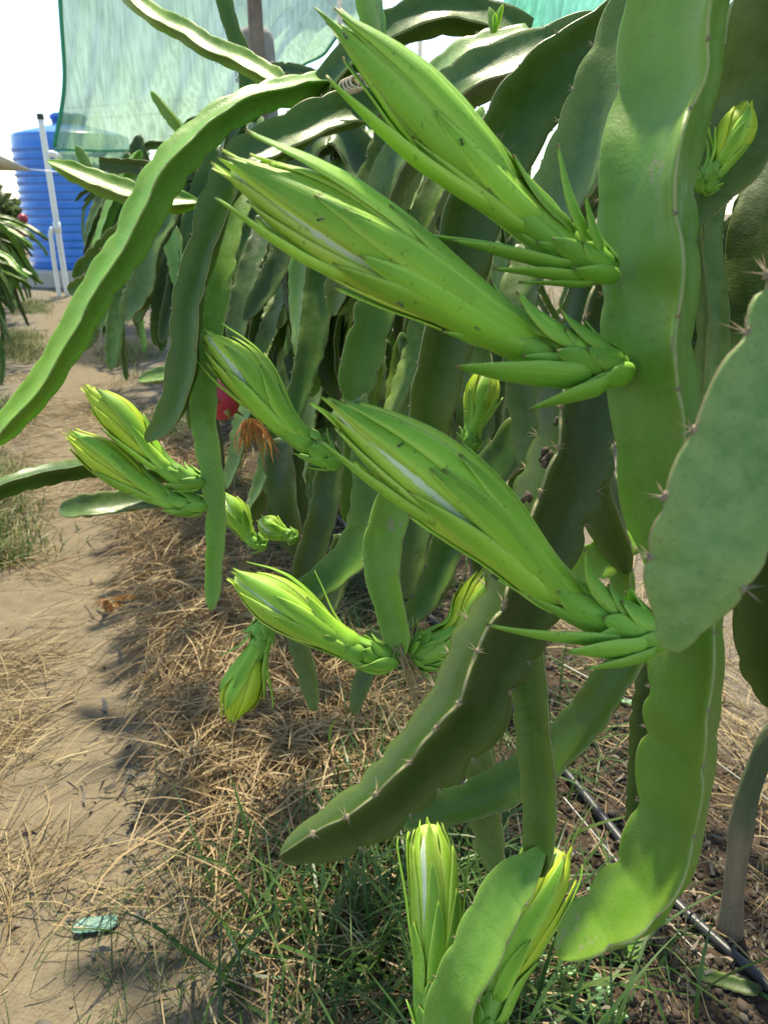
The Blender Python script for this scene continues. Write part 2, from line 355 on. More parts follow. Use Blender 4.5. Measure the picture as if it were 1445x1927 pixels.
# shade nets: woven green cloth, see-through
def net_mat(name, col, alpha, tr):
    t = NT(name); t.col(col); t.setp(Roughness=.8, Specular_IOR_Level=.1)
    n = t.noise(1., 5, vec=t.mapping((34, 34, 2.5))); n2 = t.noise(2.5, 4)
    c = t.mix(t.ramp(n, [(.35, 0.), (.7, 1.)]), tuple(np.array(col)*.75), tuple(np.minimum(np.array(col)*1.25, .9)))
    t.col(c); mx = t.translucent(c, tr)
    tp = t.n('ShaderNodeBsdfTransparent'); m2 = t.n('ShaderNodeMixShader')
    t.l(t.math('MULTIPLY_ADD', t.math('ADD', n, n2), .25), m2.inputs[0]); m2.inputs[0].links[0].from_node.inputs[2].default_value = alpha-.25
    t.l(mx.outputs[0], m2.inputs[1]); t.l(tp.outputs[0], m2.inputs[2]); t.l(m2.outputs[0], t.out.inputs[0]); return t.m
M['net'] = net_mat('shade_net_green', (.26, .41, .22), .17, .45)
M['net_hem'] = flat_mat('net_hem_green', (.02, .22, .12), (.03, .30, .17), 30, .7, .2)
M['net_front'] = net_mat('shade_net_turquoise', (.12, .46, .32), .08, .5)
def net_patch(name, rows, nu, nv, fold, seed, mat, parent=None):
    """rows: lists of (px,py,depth) control points, top to bottom"""
    G = np.array([[at(*p) for p in r] for r in rows])
    A_ = np.array([catmull(r, nu) for r in G]); S = np.stack([catmull(A_[:, k], nv) for k in range(nu)], 1)
    u = np.linspace(0, 1, nu)[None]; v = np.linspace(0, 1, nv)[:, None]
    N_ = nrm(np.cross(np.gradient(S, axis=1), np.gradient(S, axis=0)))
    f = fold*(np.sin(u*70+4*v+3*vnoise(u*6, v*3+0*u, seed))*.5+vnoise(u*26+v*6, v*3+0*u, seed+3))*(.12+v**2)
    f = f+fold*1.5*vnoise(u*5, v*4+0*u, seed+5)
    S = S+N_*f[..., None]
    i = np.arange(nv-1)[:, None]; j = np.arange(nu-1)[None]
    Q = np.stack([i*nu+j, i*nu+j+1, (i+1)*nu+j+1, (i+1)*nu+j], -1).reshape(-1, 4)
    return S, link(name, mk_mesh(name, S, Q), mat, parent)
nt = empty('shade_net', at(300, 280, 8.5), 'large green shade net hanging over the row in front of the tank', 'shade net')
S, o = net_patch('cloth', [[(60, -420, 7.5), (300, -440, 7), (600, -460, 6.4), (900, -480, 5.8), (1000, -480, 5.6)],
                           [(98, -120, 8.2), (300, -140, 7.6), (560, -160, 6.9), (800, -170, 6.2), (900, -170, 5.9)],
                           [(112, 120, 8.7), (270, 120, 8.2), (430, 90, 7.6), (600, 20, 6.9), (790, -60, 6.3)],
                           [(104, 283, 9.0), (250, 282, 8.7), (400, 262, 8.2), (545, 140, 7.4), (745, -5, 6.4)]], 150, 80, .05, 3, M['net'], nt)
link('hem', tube_mesh('net_hem', S[:, 0][::2], .028, 6), M['net_hem'], nt)
link('lower_hem', tube_mesh('net_lower_hem', S[-1][::2], .014, 6), M['net_hem'], nt)
S2, o2 = net_patch('hanging_strip', [[(106, 284, 9.02), (200, 284, 8.85), (290, 276, 8.6)], [(112, 300, 9.05), (200, 300, 8.9), (288, 300, 8.65)], [(118, 318, 9.1), (200, 320, 8.95), (286, 322, 8.7)]], 60, 12, .05, 8, M['net'], nt)
ty = empty('shade_net', at(1050, 50, 5), 'turquoise shade net stretched behind the arching stems at the top right', 'shade net')
S, o = net_patch('cloth', [[(960, -200, 4.2), (1080, -200, 4.4), (1200, -200, 4.6), (1330, -200, 4.8)], [(945, 20, 4.6), (1030, 0, 4.8), (1110, -10, 5), (1180, -30, 5.2)], [(930, 100, 5), (1000, 95, 5.1), (1080, 90, 5.2), (1150, 60, 5.4)]], 60, 30, .03, 5, M['net_front'], ty)
link('hem', tube_mesh('teal_hem', S[:, -1], .012, 6), M['net_hem'], ty)
M['cream'] = flat_mat('cream_cloth', (.55, .52, .42), (.66, .63, .53), 20, .85, .2)
tp = empty('cloth_corner', at(0, 300, 5), 'pale cream corner of a stretched cloth at the left edge', 'cloth')
P = [at(-120, 250, 5.2), at(-40, 272, 5.1), at(58, 319, 5.0), at(0, 318, 5.2), at(-120, 330, 5.4)]
V = np.array(P+[p-UP*.012 for p in P]); Q = [(0, 1, 3, 4), (5, 9, 8, 6), (0, 5, 6, 1), (1, 6, 7, 2), (2, 7, 8, 3), (3, 8, 9, 4), (4, 9, 5, 0)]
link('cloth', join_mesh('cloth_corner', V, Q, [(1, 2, 3), (6, 8, 7)], smooth=False), M['cream'], tp)
link('cord', tube_mesh('cloth_cord', [at(58, 319, 5), at(180, 330, 5.6)], .004, 5), M['pvc'], tp)

# ------------------------------------------------------------------ ribbons: straw, grass, litter
def ribbons(B, D, L, W, bend, curl, seg=4, upbend=None, taper=True, side=None, seed=0):
    """curved ribbons: base B, direction D, length L, width W, bend vector"""
    n = len(B); t = np.linspace(0, 1, seg+1)[None, :, None]
    P = B[:, None]+D[:, None]*L[:, None, None]*t+bend[:, None]*(t**2)+curl[:, None]*np.sin(t*math.pi)
    T = nrm(np.gradient(P, axis=1))
    if side is None: side = np.random.default_rng(seed).normal(size=(n, 3))
    S_ = nrm(np.cross(T, side[:, None]))
    wd = W[:, None, None]*((1-t**2.2*.92) if taper else np.ones_like(t))*.5
    V = np.stack([P-S_*wd, P+S_*wd], 2).reshape(-1, 3)
    k = np.arange(n)[:, None]*(2*(seg+1))+np.arange(seg)[None]*2
    Q = np.stack([k, k+1, k+3, k+2], -1).reshape(-1, 4)
    return V, Q
def scatter(n, f, x0, x1, y0, y1, g):
    x = g.uniform(x0, x1, n*6); y = y0+(y1-y0)*g.random(n*6)**1.5; p = np.clip(f(x, y), 0, 1); k = g.random(n*6) < p
    return x[k][:n], y[k][:n]
def isl_mat(name, stops, tr=.15, rough=.65):
    t = NT(name); g_ = t.n('ShaderNodeNewGeometry'); c = t.ramp(g_.outputs['Random Per Island'], stops)
    c = t.mix(t.math('MULTIPLY', t.noise(6, 3), .5), c, tuple(np.array(stops[0][1])*1.0)); t.col(c); t.setp(Roughness=rough); t.translucent(c, tr); return t.m
M['straw'] = isl_mat('straw', [(0, (.17, .115, .052)), (.35, (.30, .215, .10)), (.7, (.41, .31, .155)), (1, (.52, .42, .23))])
M['redstraw'] = isl_mat('straw_reddish', [(0, (.19, .12, .058)), (.4, (.35, .24, .115)), (1, (.50, .38, .20))])
M['grass'] = isl_mat('grass_green', [(0, (.028, .075, .014)), (.5, (.052, .125, .022)), (1, (.11, .18, .035))], .3, .45)
M['drygrass'] = isl_mat('grass_dry', [(0, (.22, .19, .07)), (.5, (.36, .30, .14)), (1, (.30, .33, .10))], .25)
M['litter'] = isl_mat('leaf_litter', [(0, (.09, .08, .065)), (.5, (.19, .165, .13)), (.85, (.27, .235, .18)), (1, (.24, .13, .06))], .08, .85)
def straw_layer(name, n, dens, box, mat, Lr, Wr, lift, label, seed, align=None):
    g = np.random.default_rng(seed); x, y = scatter(n, dens, *box, g); n = len(x)
    a = g.uniform(0, 2*math.pi, n)
    if align is not None: a = align+g.normal(0, .7, n)+2.5*vnoise(x*2.5, y*2.5, seed)
    L = g.uniform(*Lr, n); D = np.stack([np.cos(a), np.sin(a), g.normal(0, .10, n)], 1)
    zz = np.maximum(hz(x, y), hz(x+D[:, 0]*L, y+D[:, 1]*L)); z0 = hz(x, y); 
    D[:, 2] += np.clip((hz(x+D[:, 0]*L, y+D[:, 1]*L)-z0)/L, -.6, .6)
    B = np.stack([x, y, z0+lift*g.random(n)**1.5+.004], 1)
    bend = g.normal(0, .16, (n, 3))*L[:, None]; bend[:, 2] = -np.abs(bend[:, 2])*.4+.02*L
    curl = g.normal(0, .07, (n, 3))*L[:, None]; curl[:, 2] = np.abs(curl[:, 2])
    V, Q = ribbons(B, D, L, g.uniform(*Wr, n), bend, curl, 4, seed=seed, taper=False)
    V[:, 2] = np.maximum(V[:, 2], hz(V[:, 0], V[:, 1])+.002)
    return kind(tag(link(name, mk_mesh(name, V, Q, smooth=False), mat), label, 'straw'), 'stuff')
def d_mound(x, y): return np.exp(-((x-.38)/.26)**4)*np.clip((y-1.0)*2, 0, 1)*np.clip((5-y)/2, 0, 1)*(.55+.6*(fbm(x*3, y*3, 21, 2) > -.2))
def d_edge(x, y): return np.clip(.9*np.exp(-((x-.12)/.20)**2)+.7*np.exp(-((x+.44)/.16)**2), 0, 1)*np.clip(fbm(x*2.2, y*2.2, 31, 3)*1.4+.35, 0, 1)
def d_left(x, y): return np.exp(-((x+.27)/.10)**2-((y-1.3)/.13)**2)+.8*np.exp(-((x+.33)/.10)**2)*np.clip(fbm(x*2, y*2, 35, 2)*2+.2, 0, 1)*(y > 1.6)
def d_front(x, y): return np.exp(-((x-.32)/.22)**2)*np.exp(-((y-1.15)/.35)**2)
straw_layer('straw_mulch', 420, d_mound, (.0, .85, .9, 4.5), M['straw'], (.05, .18), (.005, .011), .06, 'broad flat dry leaf blades mixed into the straw heap', 17)
straw_layer('straw_mulch', 10500, d_mound, (.0, .85, .9, 4.5), M['redstraw'], (.07, .26), (.0016, .0038), .06, 'reddish brown heap of dry straw mulch along the path edge', 11)
straw_layer('straw_mulch', 5200, d_edge, (-.85, .6, .7, 7), M['straw'], (.06, .24), (.0014, .0032), .02, 'thin pale scatter of straw over the dirt path edges', 12, .9)
straw_layer('straw_mulch', 1500, d_front, (-.1, .8, .7, 2.), M['straw'], (.10, .30), (.0016, .0034), .06, 'long pale dry stalks lying among the front grass', 13, 1.3)
straw_layer('straw_mulch', 1800, lambda x, y: np.exp(-((x-1.5)/.22)**2), (1.0, 2.1, .5, 3), M['straw'], (.08, .26), (.0015, .0035), .03, 'flattened tan straw beside the woody trunk on the right', 14, .4)
straw_layer('straw_mulch', 380, lambda x, y: .5*np.exp(-((x-.9)/.35)**2), (.5, 1.4, .7, 3.5), M['redstraw'], (.05, .2), (.0014, .003), .02, 'loose reddish straw bits over the dark soil bed', 15)

straw_layer('straw_mulch', 1500, d_left, (-.7, .1, 1., 6), M['straw'], (.06, .22), (.0014, .0034), .03, 'matted pale straw clumps on the left side of the path', 16, .5)

def grass_layer(name, n, dens, box, mat, Lr, Wr, label, seed, lean=.45):
    g = np.random.default_rng(seed); x, y = scatter(n, dens, *box, g); n = len(x)
    a = g.uniform(0, 2*math.pi, n); L = g.uniform(*Lr, n)*(1-.35*np.clip(-np.cos(a), 0, 1)); ln = np.abs(g.normal(0, lean, n))
    D = nrm(np.stack([np.cos(a)*ln, np.sin(a)*ln, np.ones(n)], 1)); B = np.stack([x, y, hz(x, y)-.004], 1)
    bend = np.stack([np.cos(a), np.sin(a), -np.ones(n)*.75], 1)*(L*g.uniform(.1, .75, n))[:, None]
    side = np.stack([-np.sin(a), np.cos(a), g.normal(0, .3, n)], 1); side = np.cross(D, side)+g.normal(0, .25, (n, 3))
    V, Q = ribbons(B, D, L, g.uniform(*Wr, n), bend, g.normal(0, .03, (n, 3))*L[:, None], 6, side=side)
    V[:, 2] = np.maximum(V[:, 2], hz(V[:, 0], V[:, 1])+.003)
    return kind(tag(link(name, mk_mesh(name, V, Q), mat), label, 'grass'), 'stuff')
def g_front(x, y): return np.exp(-((x-.42)/.22)**2)*np.exp(-((y-.92)/.26)**2)*(.3+.9*(fbm(x*4, y*4, 41, 2) > -.1))
def g_mid(x, y): return np.exp(-((x-.62)/.16)**2)*np.clip((fbm(x*3, y*3, 45, 2)+.3), 0, 1)*np.clip((y-1.1)*3, 0, 1)
def g_edge(x, y): return (1.3*np.exp(-((x+.50)/.18)**2)*(y > 3.)+.8*np.exp(-((x-.45)/.2)**2)*(y > 3))*np.clip(fbm(x*1.2, y*1.2, 47, 3)*1.6+.35, 0, 1)
grass_layer('grass', 1350, g_front, (-.1, 1.0, .55, 1.7), M['grass'], (.10, .34), (.0035, .010), 'fresh green grass tuft in the bottom foreground', 21, .6)
grass_layer('grass', 2200, g_mid, (.3, 1.1, .9, 3.4), M['grass'], (.06, .20), (.002, .005), 'dark green grass growing under the hanging stems', 22, .6)
grass_layer('grass', 15000, g_edge, (-1.5, .95, 2.2, 13), M['grass'], (.04, .16), (.003, .007), 'low green weeds along both sides of the dirt path', 23)
grass_layer('grass', 12000, g_edge, (-1.6, 1., 2., 14), M['drygrass'], (.05, .2), (.002, .005), 'yellowing dry grass along both sides of the dirt path', 24)
grass_layer('grass', 260, lambda x, y: np.exp(-((x+.02)/.18)**2)*np.exp(-((y-1.15)/.25)**2), (-.3, .4, .8, 1.8), M['grass'], (.05, .14), (.0015, .003), 'sparse thin green blades at the bottom left of the path', 25, .9)
grass_layer('grass', 500, lambda x, y: np.exp(-((x-1.0)/.3)**2)*(fbm(x*4, y*4, 51, 2) > .2), (.6, 1.6, .5, 2.6), M['grass'], (.06, .22), (.002, .006), 'scattered green blades on the dark soil by the drip pipe', 26, .7)
grass_layer('grass', 14000, lambda x, y: np.clip(.3+fbm(x*.3, y*.3, 53, 3), 0, 1)*((x < -1.2) | (x > 2.2)), (-14, 12, 3, 32), M['drygrass'], (.10, .35), (.008, .018), 'far dry grass between the cactus rows', 27)
# leaf litter and soil clods
g = np.random.default_rng(61)
def d_lit(x, y): return np.clip(np.exp(-((x-.2)/.22)**2)*np.exp(-((y-1.45)/.6)**2)+.8*np.exp(-((x-1.1)/.4)**2), 0, 1)
x, y = scatter(5200, d_lit, -.3, 1.9, .6, 3.2, g); n = len(x); a = g.uniform(0, 6.28, n); L = np.where(x > .6, .55, 1)*g.uniform(.010, .042, n)
V, Q = ribbons(np.stack([x, y, hz(x, y)+.004+.012*g.random(n)], 1), np.stack([np.cos(a), np.sin(a), g.normal(.1, .25, n)], 1), L, L*g.uniform(.15, .45, n), g.normal(0, .25, (n, 3))*L[:, None], np.abs(g.normal(0, .2, (n, 3)))*L[:, None], 3, seed=62)
V[:, 2] = np.maximum(V[:, 2], hz(V[:, 0], V[:, 1])+.002)
kind(tag(link('leaf_litter', mk_mesh('leaf_litter', V, Q), M['litter']), 'grey brown dead leaf scraps strewn over the ground', 'leaf litter'), 'stuff')
ico = np.array([(0, 0, 1), (.894, 0, .447), (.276, .851, .447), (-.724, .526, .447), (-.724, -.526, .447), (.276, -.851, .447), (.724, .526, -.447), (-.276, .851, -.447), (-.894, 0, -.447), (-.276, -.851, -.447), (.724, -.526, -.447), (0, 0, -1)])
icf = np.array([(0, 1, 2), (0, 2, 3), (0, 3, 4), (0, 4, 5), (0, 5, 1), (1, 6, 2), (2, 7, 3), (3, 8, 4), (4, 9, 5), (5, 10, 1), (1, 10, 6), (2, 6, 7), (3, 7, 8), (4, 8, 9), (5, 9, 10), (6, 11, 7), (7, 11, 8), (8, 11, 9), (9, 11, 10), (10, 11, 6)])
def clods(name, n, dens, box, sr, mat, label, seed):
    g = np.random.default_rng(seed); x, y = scatter(n, dens, *box, g); n = len(x); s = sr[0]+(sr[1]-sr[0])*g.random(n)**4
    V = ico[None]*(.7+.6*g.random((n, 12, 1)))*s[:, None, None]*np.array([1, 1, .75])+np.stack([x, y, hz(x, y)+s*.25], 1)[:, None]
    T_ = icf[None]+12*np.arange(n)[:, None, None]
    return kind(tag(link(name, mk_mesh(name, V, T_.reshape(-1, 3), smooth=False), mat), label, 'soil'), 'stuff')
M['clod'] = isl_mat('soil_clod', [(0, (.03, .022, .016)), (.6, (.065, .048, .034)), (.93, (.10, .075, .054)), (1, (.13, .105, .08))], .0, .95)
clods('soil_clods', 9000, lambda x, y: np.exp(-((x-.95)/.33)**4), (.5, 1.5, .5, 3), (.002, .011), M['clod'], 'crumbly dark brown soil clods around the drip pipe', 71)
M['dust'] = isl_mat('path_grit', [(0, (.14, .105, .065)), (1, (.24, .19, .125))], .0, .95)
clods('path_grit', 900, lambda x, y: np.exp(-((x+.2)/.4)**4), (-.8, .4, .8, 6), (.001, .005), M['dust'], 'small tan dirt crumbs lying on the path', 72)

# ------------------------------------------------------------------ cactus stems
def section(hi, full=.40):
    """one wing of the three-winged section: (x along wing, y across), from valley to valley"""
    v = np.array([full*.5, full*.866]); e = np.array([.965, .05]); m = 7 if hi else 4
    c1 = v+np.array([.866, -.5])*.30; c2 = e-np.array([1, -.075])*.40; tt = np.linspace(0, 1, m)[:, None]
    up = v*(1-tt)**3+3*c1*tt*(1-tt)**2+3*c2*tt**2*(1-tt)+e*tt**3
    up = np.vstack([up, [(1., 0)]]) if not hi else np.vstack([up, [(.99, .026), (1., 0)]])
    lo = up[1:-1][::-1]*np.array([1, -1])
    return np.vstack([up, lo])[::-1]
def stem(parent, P, R, a0=30., a1=None, mat='mid', spacing=.042, amp=.11, wav=.07, full=.29, hi=True, tip=True, base=False, seed=0, frame='view', step=None, areoles='mesh', neck=0., label=None, name='stem', sync=False, spine=1.):
    """three-ribbed climbing-cactus stem swept along P; R radius in metres, scalar or per control point"""
    g = np.random.default_rng(seed+1000)
    P = np.asarray(P, float); Rr = np.broadcast_to(np.asarray(R, float), (len(P),))
    C4 = catmull(np.hstack([P, Rr[:, None]]), 200); step = step or (.006 if hi else .012)
    Lg = np.linalg.norm(np.diff(C4[:, :3], axis=0), axis=1).sum(); n = max(int(Lg/step), 14)
    C4, Lg = resample(C4, n); P, Rr = C4[:, :3], C4[:, 3]; T = tangents(P)
    s = np.linspace(0, Lg, n)
    for ax in range(3): P[:, ax] += Rr.mean()*.09*np.interp(s, np.arange(0, Lg+.1, .045), g.normal(0, 1, len(np.arange(0, Lg+.1, .045))))*np.minimum(1, s/.05)
    P = np.stack([np.convolve(np.pad(P[:, ax], 4, 'reflect', reflect_type='odd'), np.ones(9)/9, 'valid') for ax in range(3)], 1); T = tangents(P)
    if frame == 'view': Bv = nrm(CP-P); N = nrm(np.cross(Bv, T))
    else:
        N = np.zeros_like(T); ref = np.asarray(frame, float); N[0] = nrm(ref-T[0]*np.dot(ref, T[0]))
        for k in range(1, n): N[k] = nrm(N[k-1]-T[k]*np.dot(N[k-1], T[k]))
    Bn = np.cross(T, N)
    a = np.radians(a0+((a1 if a1 is not None else a0)-a0)*s/Lg)
    sec = section(hi, full); ns = len(sec)
    Rm = Rr.copy(); tl = 1.3*Rr.mean()
    if tip: Rm = Rm*np.clip(.30+.70*np.sqrt(np.clip((Lg-s)/tl, 0, 1)), 0, 1)
    if base: Rm = Rm*np.clip(.25+.75*np.sqrt(np.clip(s/tl, 0, 1)), 0, 1)
    # slow natural swelling
    Rm = Rm*(1+.05*np.sin(s/.11+g.uniform(0, 6))+.03*np.sin(s/.047+g.uniform(0, 6)))
    V = np.zeros((n, 3*ns, 3)); ed = np.zeros((n, 3*ns)); lo = np.zeros((n, 3*ns)); areo = []
    cth = [np.cos(a+2*math.pi*k/3) for k in range(3)]
    off = (np.max(cth, 0)+np.min(cth, 0))/2*Rm if frame == 'view' else np.zeros(n)
    Cn = P-N*off[:, None]
    for k in range(3):
        th = a+2*math.pi*k/3; ph = g.random() if not sync else .37; E1 = N*np.cos(th)[:, None]+Bn*np.sin(th)[:, None]; E2 = np.cross(T, E1)
        sp = spacing*(g.uniform(.92, 1.08) if not sync else 1.); sw = s+.18*sp*np.sin(s/sp*1.7+(g.uniform(0, 6) if not sync else seed)); ko = 0 if sync else k/3
        tt = (sw/sp+ph+ko) % 1.; bump = np.sin(math.pi*tt**.85)**(.75 if not sync else .6)
        am = (1.35 if sync else 1.95)*amp*(.75+.5*vnoise(s/.06, s*0, seed+k))
        x = sec[:, 0][None]; yv = sec[:, 1][None]
        xs = x*(1-(am*(1-bump))[:, None]*x**2)
        ys = yv*(1-neck*(1-bump)[:, None])+(wav*np.sin(2*math.pi*sw/sp*.5+g.uniform(0, 6))+wav*.5*np.sin(s/.021+g.uniform(0, 6)))[:, None]*x**2*.6
        xs = xs*(1-neck*(1-bump)[:, None]*.8*(x < .7))
        V[:, k*ns:(k+1)*ns] = Cn[:, None]+Rm[:, None, None]*(xs[..., None]*E1[:, None]+ys[..., None]*E2[:, None])
        ed[:, k*ns:(k+1)*ns] = x; lo[:, k*ns:(k+1)*ns] = bump[:, None]
        # areoles sit in the notches of the rib
        cr = np.where(np.diff(np.floor(sw/sp+ph+ko)) > 0)[0]
        it = int(np.argmax(sec[:, 0]))
        for c_ in cr:
            if 3 < c_ < n-3: areo.append((V[c_, k*ns+it], E1[c_], T[c_]))
    nr = 3*ns; Vf = V.reshape(-1, 3); Q = ring_quads(n, nr)
    tq = []
    for e, rev in ((0, 1), (n-1, 0)):
        c_ = len(Vf); ctr = Cn[e]+(T[e]*Rm[e]*.25*(1 if e else -1)); Vf = np.vstack([Vf, ctr]); jj = np.arange(nr); j2 = (jj+1) % nr
        tq.append(np.stack([j2+e*nr, jj+e*nr, np.full(nr, c_)], 1) if rev else np.stack([jj+e*nr, j2+e*nr, np.full(nr, c_)], 1))
    edf = np.concatenate([ed.ravel(), [0, 0]]); lof = np.concatenate([lo.ravel(), [1, 1]])
    me = join_mesh(name, Vf, Q, np.vstack(tq), {'edge': edf, 'lobe': lof})
    o = link(name, me, M[mat], parent)
    if label: o['label'] = label
    if areoles and areo: add_areoles(o, areo, areoles, Rr.mean(), spine, seed)
    return o, P, T
def areole_geo(seed, spines=6):
    g = np.random.default_rng(seed); V = [ico*(.6+.4*g.random((12, 1)))*np.array([.9, 1.2, .6])]; Fc = [icf]; k = 12
    for _ in range(spines):
        d = nrm(np.array([g.normal(0, .75), g.normal(0, .75), 1.])); L = g.uniform(2.0, 4.2); sd_ = nrm(np.cross(d, [.3, .9, .1])); s2 = np.cross(d, sd_)
        b = [sd_*.16, (-.5*sd_+.87*s2)*.16, (-.5*sd_-.87*s2)*.16]
        V.append(np.array(b+[d*L])); Fc.append(np.array([(0, 1, 3), (1, 2, 3), (2, 0, 3)])+k); k += 4
    return np.vstack(V), np.vstack(Fc)
AG = [areole_geo(s_) for s_ in range(5)]
AM = [mk_mesh('areole', v_, f_, smooth=False) for v_, f_ in AG]
for m_ in AM: m_.materials.append(M['areole'])
def add_areoles(o, areo, mode, R, spine, seed):
    sz = .0016*spine*(R/.03)**.5
    if mode == 'single':
        for k, (p, d, t_) in enumerate(areo):
            a = bpy.data.objects.new('areole', AM[(k+seed) % 5]); COL.objects.link(a); a.parent = o
            x = np.cross(t_, d); a.matrix_local = Matrix(((x[0], t_[0], d[0], p[0]), (x[1], t_[1], d[1], p[1]), (x[2], t_[2], d[2], p[2]), (0, 0, 0, 1))) @ Matrix.Scale(sz, 4)
    else:
        Vs, Fs = [], []; k0 = 0
        for k, (p, d, t_) in enumerate(areo):
            v_, f_ = AG[(k+seed) % 5]; x = np.cross(t_, d); Vs.append(p+sz*(v_[:, :1]*x+v_[:, 1:2]*t_+v_[:, 2:]*d)); Fs.append(f_+k0); k0 += len(v_)
        a = link('areoles', mk_mesh('areoles', np.vstack(Vs), np.vstack(Fs), smooth=False), M['areole']); a.parent = o; a['kind'] = 'stuff'
def pxs(parent, L, wpx, **kw):
    """stem through photograph points (x, y, depth) with visible width in photograph pixels (scalar or per point)"""
    P = np.array([at(*p) for p in L]); wv = np.broadcast_to(np.asarray(wpx, float), (len(L),)); d = np.array([p[2] for p in L])
    a = math.radians(kw.get('a0', 30.)); c_ = [math.cos(a+2*math.pi*k/3) for k in range(3)]; ext = max(c_)-min(c_)
    return stem(parent, P, wv*d/F/ext*1.04, **kw)

# ------------------------------------------------------------------ flower buds
def bud(parent, L, rpx, seed=0, detail=2, yellow=False, label=None, straps=(), prof=None, open_=1., slit=60., green=False, spiky=1.):
    g = np.random.default_rng(seed+500); P = np.array([at(*p) for p in L]); d = np.mean([p[2] for p in L]); rm = rpx*d/F
    P, Lg = resample(catmull(P, 120), 60); T = tangents(P); Bv = nrm(CP-P); N = nrm(np.cross(Bv, T)); Bn = np.cross(T, N)
    ss = np.linspace(0, 1, 60)
    prof = prof or [(0, .36), (.05, .48), (.12, .49), (.22, .40), (.32, .38), (.44, .54), (.56, .78), (.66, .88), (.76, .88), (.86, .68), (.94, .40), (1.0, .18), (1.2, .1)]
    px_, pr = np.array(prof).T
    # smooth interpolation of the profile
    fine = np.linspace(0, 1.2, 241); fr = np.interp(fine, px_, pr); fr = np.convolve(np.pad(fr, 6, 'edge'), np.ones(13)/13, 'valid')
    rp = lambda s: np.interp(s, fine, fr)*rm*.92
    def frame(s):
        s = np.asarray(s); q_ = np.clip(s, 0, 1)
        f = lambda A: np.stack([np.interp(q_, ss, A[:, k]) for k in range(3)], -1)
        C = f(P)+np.clip(s-1, 0, None)[..., None]*Lg*T[-1]+np.clip(s, None, 0)[..., None]*Lg*T[0]
        return C, f(N), f(Bn)
    root = None
    # core: the closed body everything is wrapped around
    nr, nc = 44, 24; s = np.linspace(0, 1., nr); C, n_, b_ = frame(s); ph = np.linspace(0, 2*math.pi, nc, endpoint=False)
    rr = rp(s)*np.where(s > .9, .75, .93)
    V = C[:, None]+rr[:, None, None]*(np.cos(ph)[None, :, None]*n_[:, None]+np.sin(ph)[None, :, None]*b_[:, None])
    Vf = np.vstack([V.reshape(-1, 3), C[0], C[-1]]); k = nr*nc; j = np.arange(nc); j2 = (j+1) % nc
    root = link('flower_bud', join_mesh('bud_core', Vf, ring_quads(nr, nc), np.vstack([np.stack([j2, j, np.full(nc, k)], 1), np.stack([(nr-1)*nc+j, (nr-1)*nc+j2, np.full(nc, k+1)], 1)]), {'u': np.concatenate([np.repeat(s, nc), [0, 1]])}), M['core'], parent)
    if label: root['label'] = label
    WT = np.array([[0, .70], [.12, .9], [.3, 1.], [.5, .97], [.7, .76], [.85, .46], [.95, .18], [1., .015]])
    WS = np.array([[0, .8], [.2, 1.], [.5, .95], [.7, .7], [.85, .42], [.95, .2], [1., .03]])
    def bract(nm, mat, s0, s1, phi, wm, lift=0., lp=2.5, tw=0., off=0., bulge=.12, th=.0012, skew=.0, curl=0., nu=16, nv=7, wt=WT):
        u = np.linspace(0, 1, nu); v = np.linspace(-1, 1, nv); s = s0+(s1-s0)*u
        # long free tips leave the body along their own line
        C, n_, b_ = frame(s); r0 = rp(s)+off-(off+.10*rm)*np.clip(1-u/.22, 0, 1)**2+lift*u**lp
        wv = np.interp(u, wt[:, 0], wt[:, 1])*wm
        ang = math.radians(phi)+math.radians(tw)*u[:, None]+v[None]*(wv/np.maximum(r0, .42*rm))[:, None]
        ridge = bulge*wv[:, None]*(1-np.abs(v)[None]**1.8)+skew*v[None]
        outs = []
        for lay in (0, 1):
            r = np.maximum(r0[:, None]+ridge-lay*th*(1-.7*np.abs(v)[None]**3), .0004)
            cu = curl*np.clip(u-.55, 0, 1)**2
            V = C[:, None]+r[..., None]*(np.cos(ang)[..., None]*n_[:, None]+np.sin(ang)[..., None]*b_[:, None])
            if curl: V = V+cu[:, None, None]*np.array([0, 0, -1.])
            outs.append(V)
        A_, B_ = outs; Vf = np.vstack([A_.reshape(-1, 3), B_.reshape(-1, 3)]); K = nu*nv
        i = np.arange(nu-1)[:, None]; j = np.arange(nv-1)[None]; qa = np.stack([i*nv+j, i*nv+j+1, (i+1)*nv+j+1, (i+1)*nv+j], -1).reshape(-1, 4)
        qb = qa[:, ::-1]+K; i = np.arange(nu-1)
        e1 = np.stack([i*nv, (i+1)*nv, (i+1)*nv+K, i*nv+K], 1); e2 = np.stack([i*nv+nv-1, i*nv+nv-1+K, (i+1)*nv+nv-1+K, (i+1)*nv+nv-1], 1)
        j = np.arange(nv-1); e3 = np.stack([(nu-1)*nv+j, (nu-1)*nv+j+1, (nu-1)*nv+j+1+K, (nu-1)*nv+j+K], 1)
        uu = np.repeat(u, nv); vv = np.tile(np.abs(v), nu)
        return link(nm, mk_mesh(nm, Vf, np.vstack([qa, qb, e1, e2, e3]), {'u': np.tile(uu, 2), 'v': np.tile(vv, 2)}), M[mat], root)
    D = detail; tp = 'tepal_y' if yellow else ('bract' if green else 'tepal'); tw0 = g.uniform(8, 22)
    far = lambda p: abs((p-slit+180) % 360-180)
    # white petals inside, inner tepals around the bulb with one open slit
    for k in range(3): bract('petal', 'petal', .50, g.uniform(.96, 1.0), slit+(k-1)*26, rm*.34, 0, off=rm*.0, tw=tw0, bulge=.1, th=.0008)
    m = (7, 8, 8)[D]
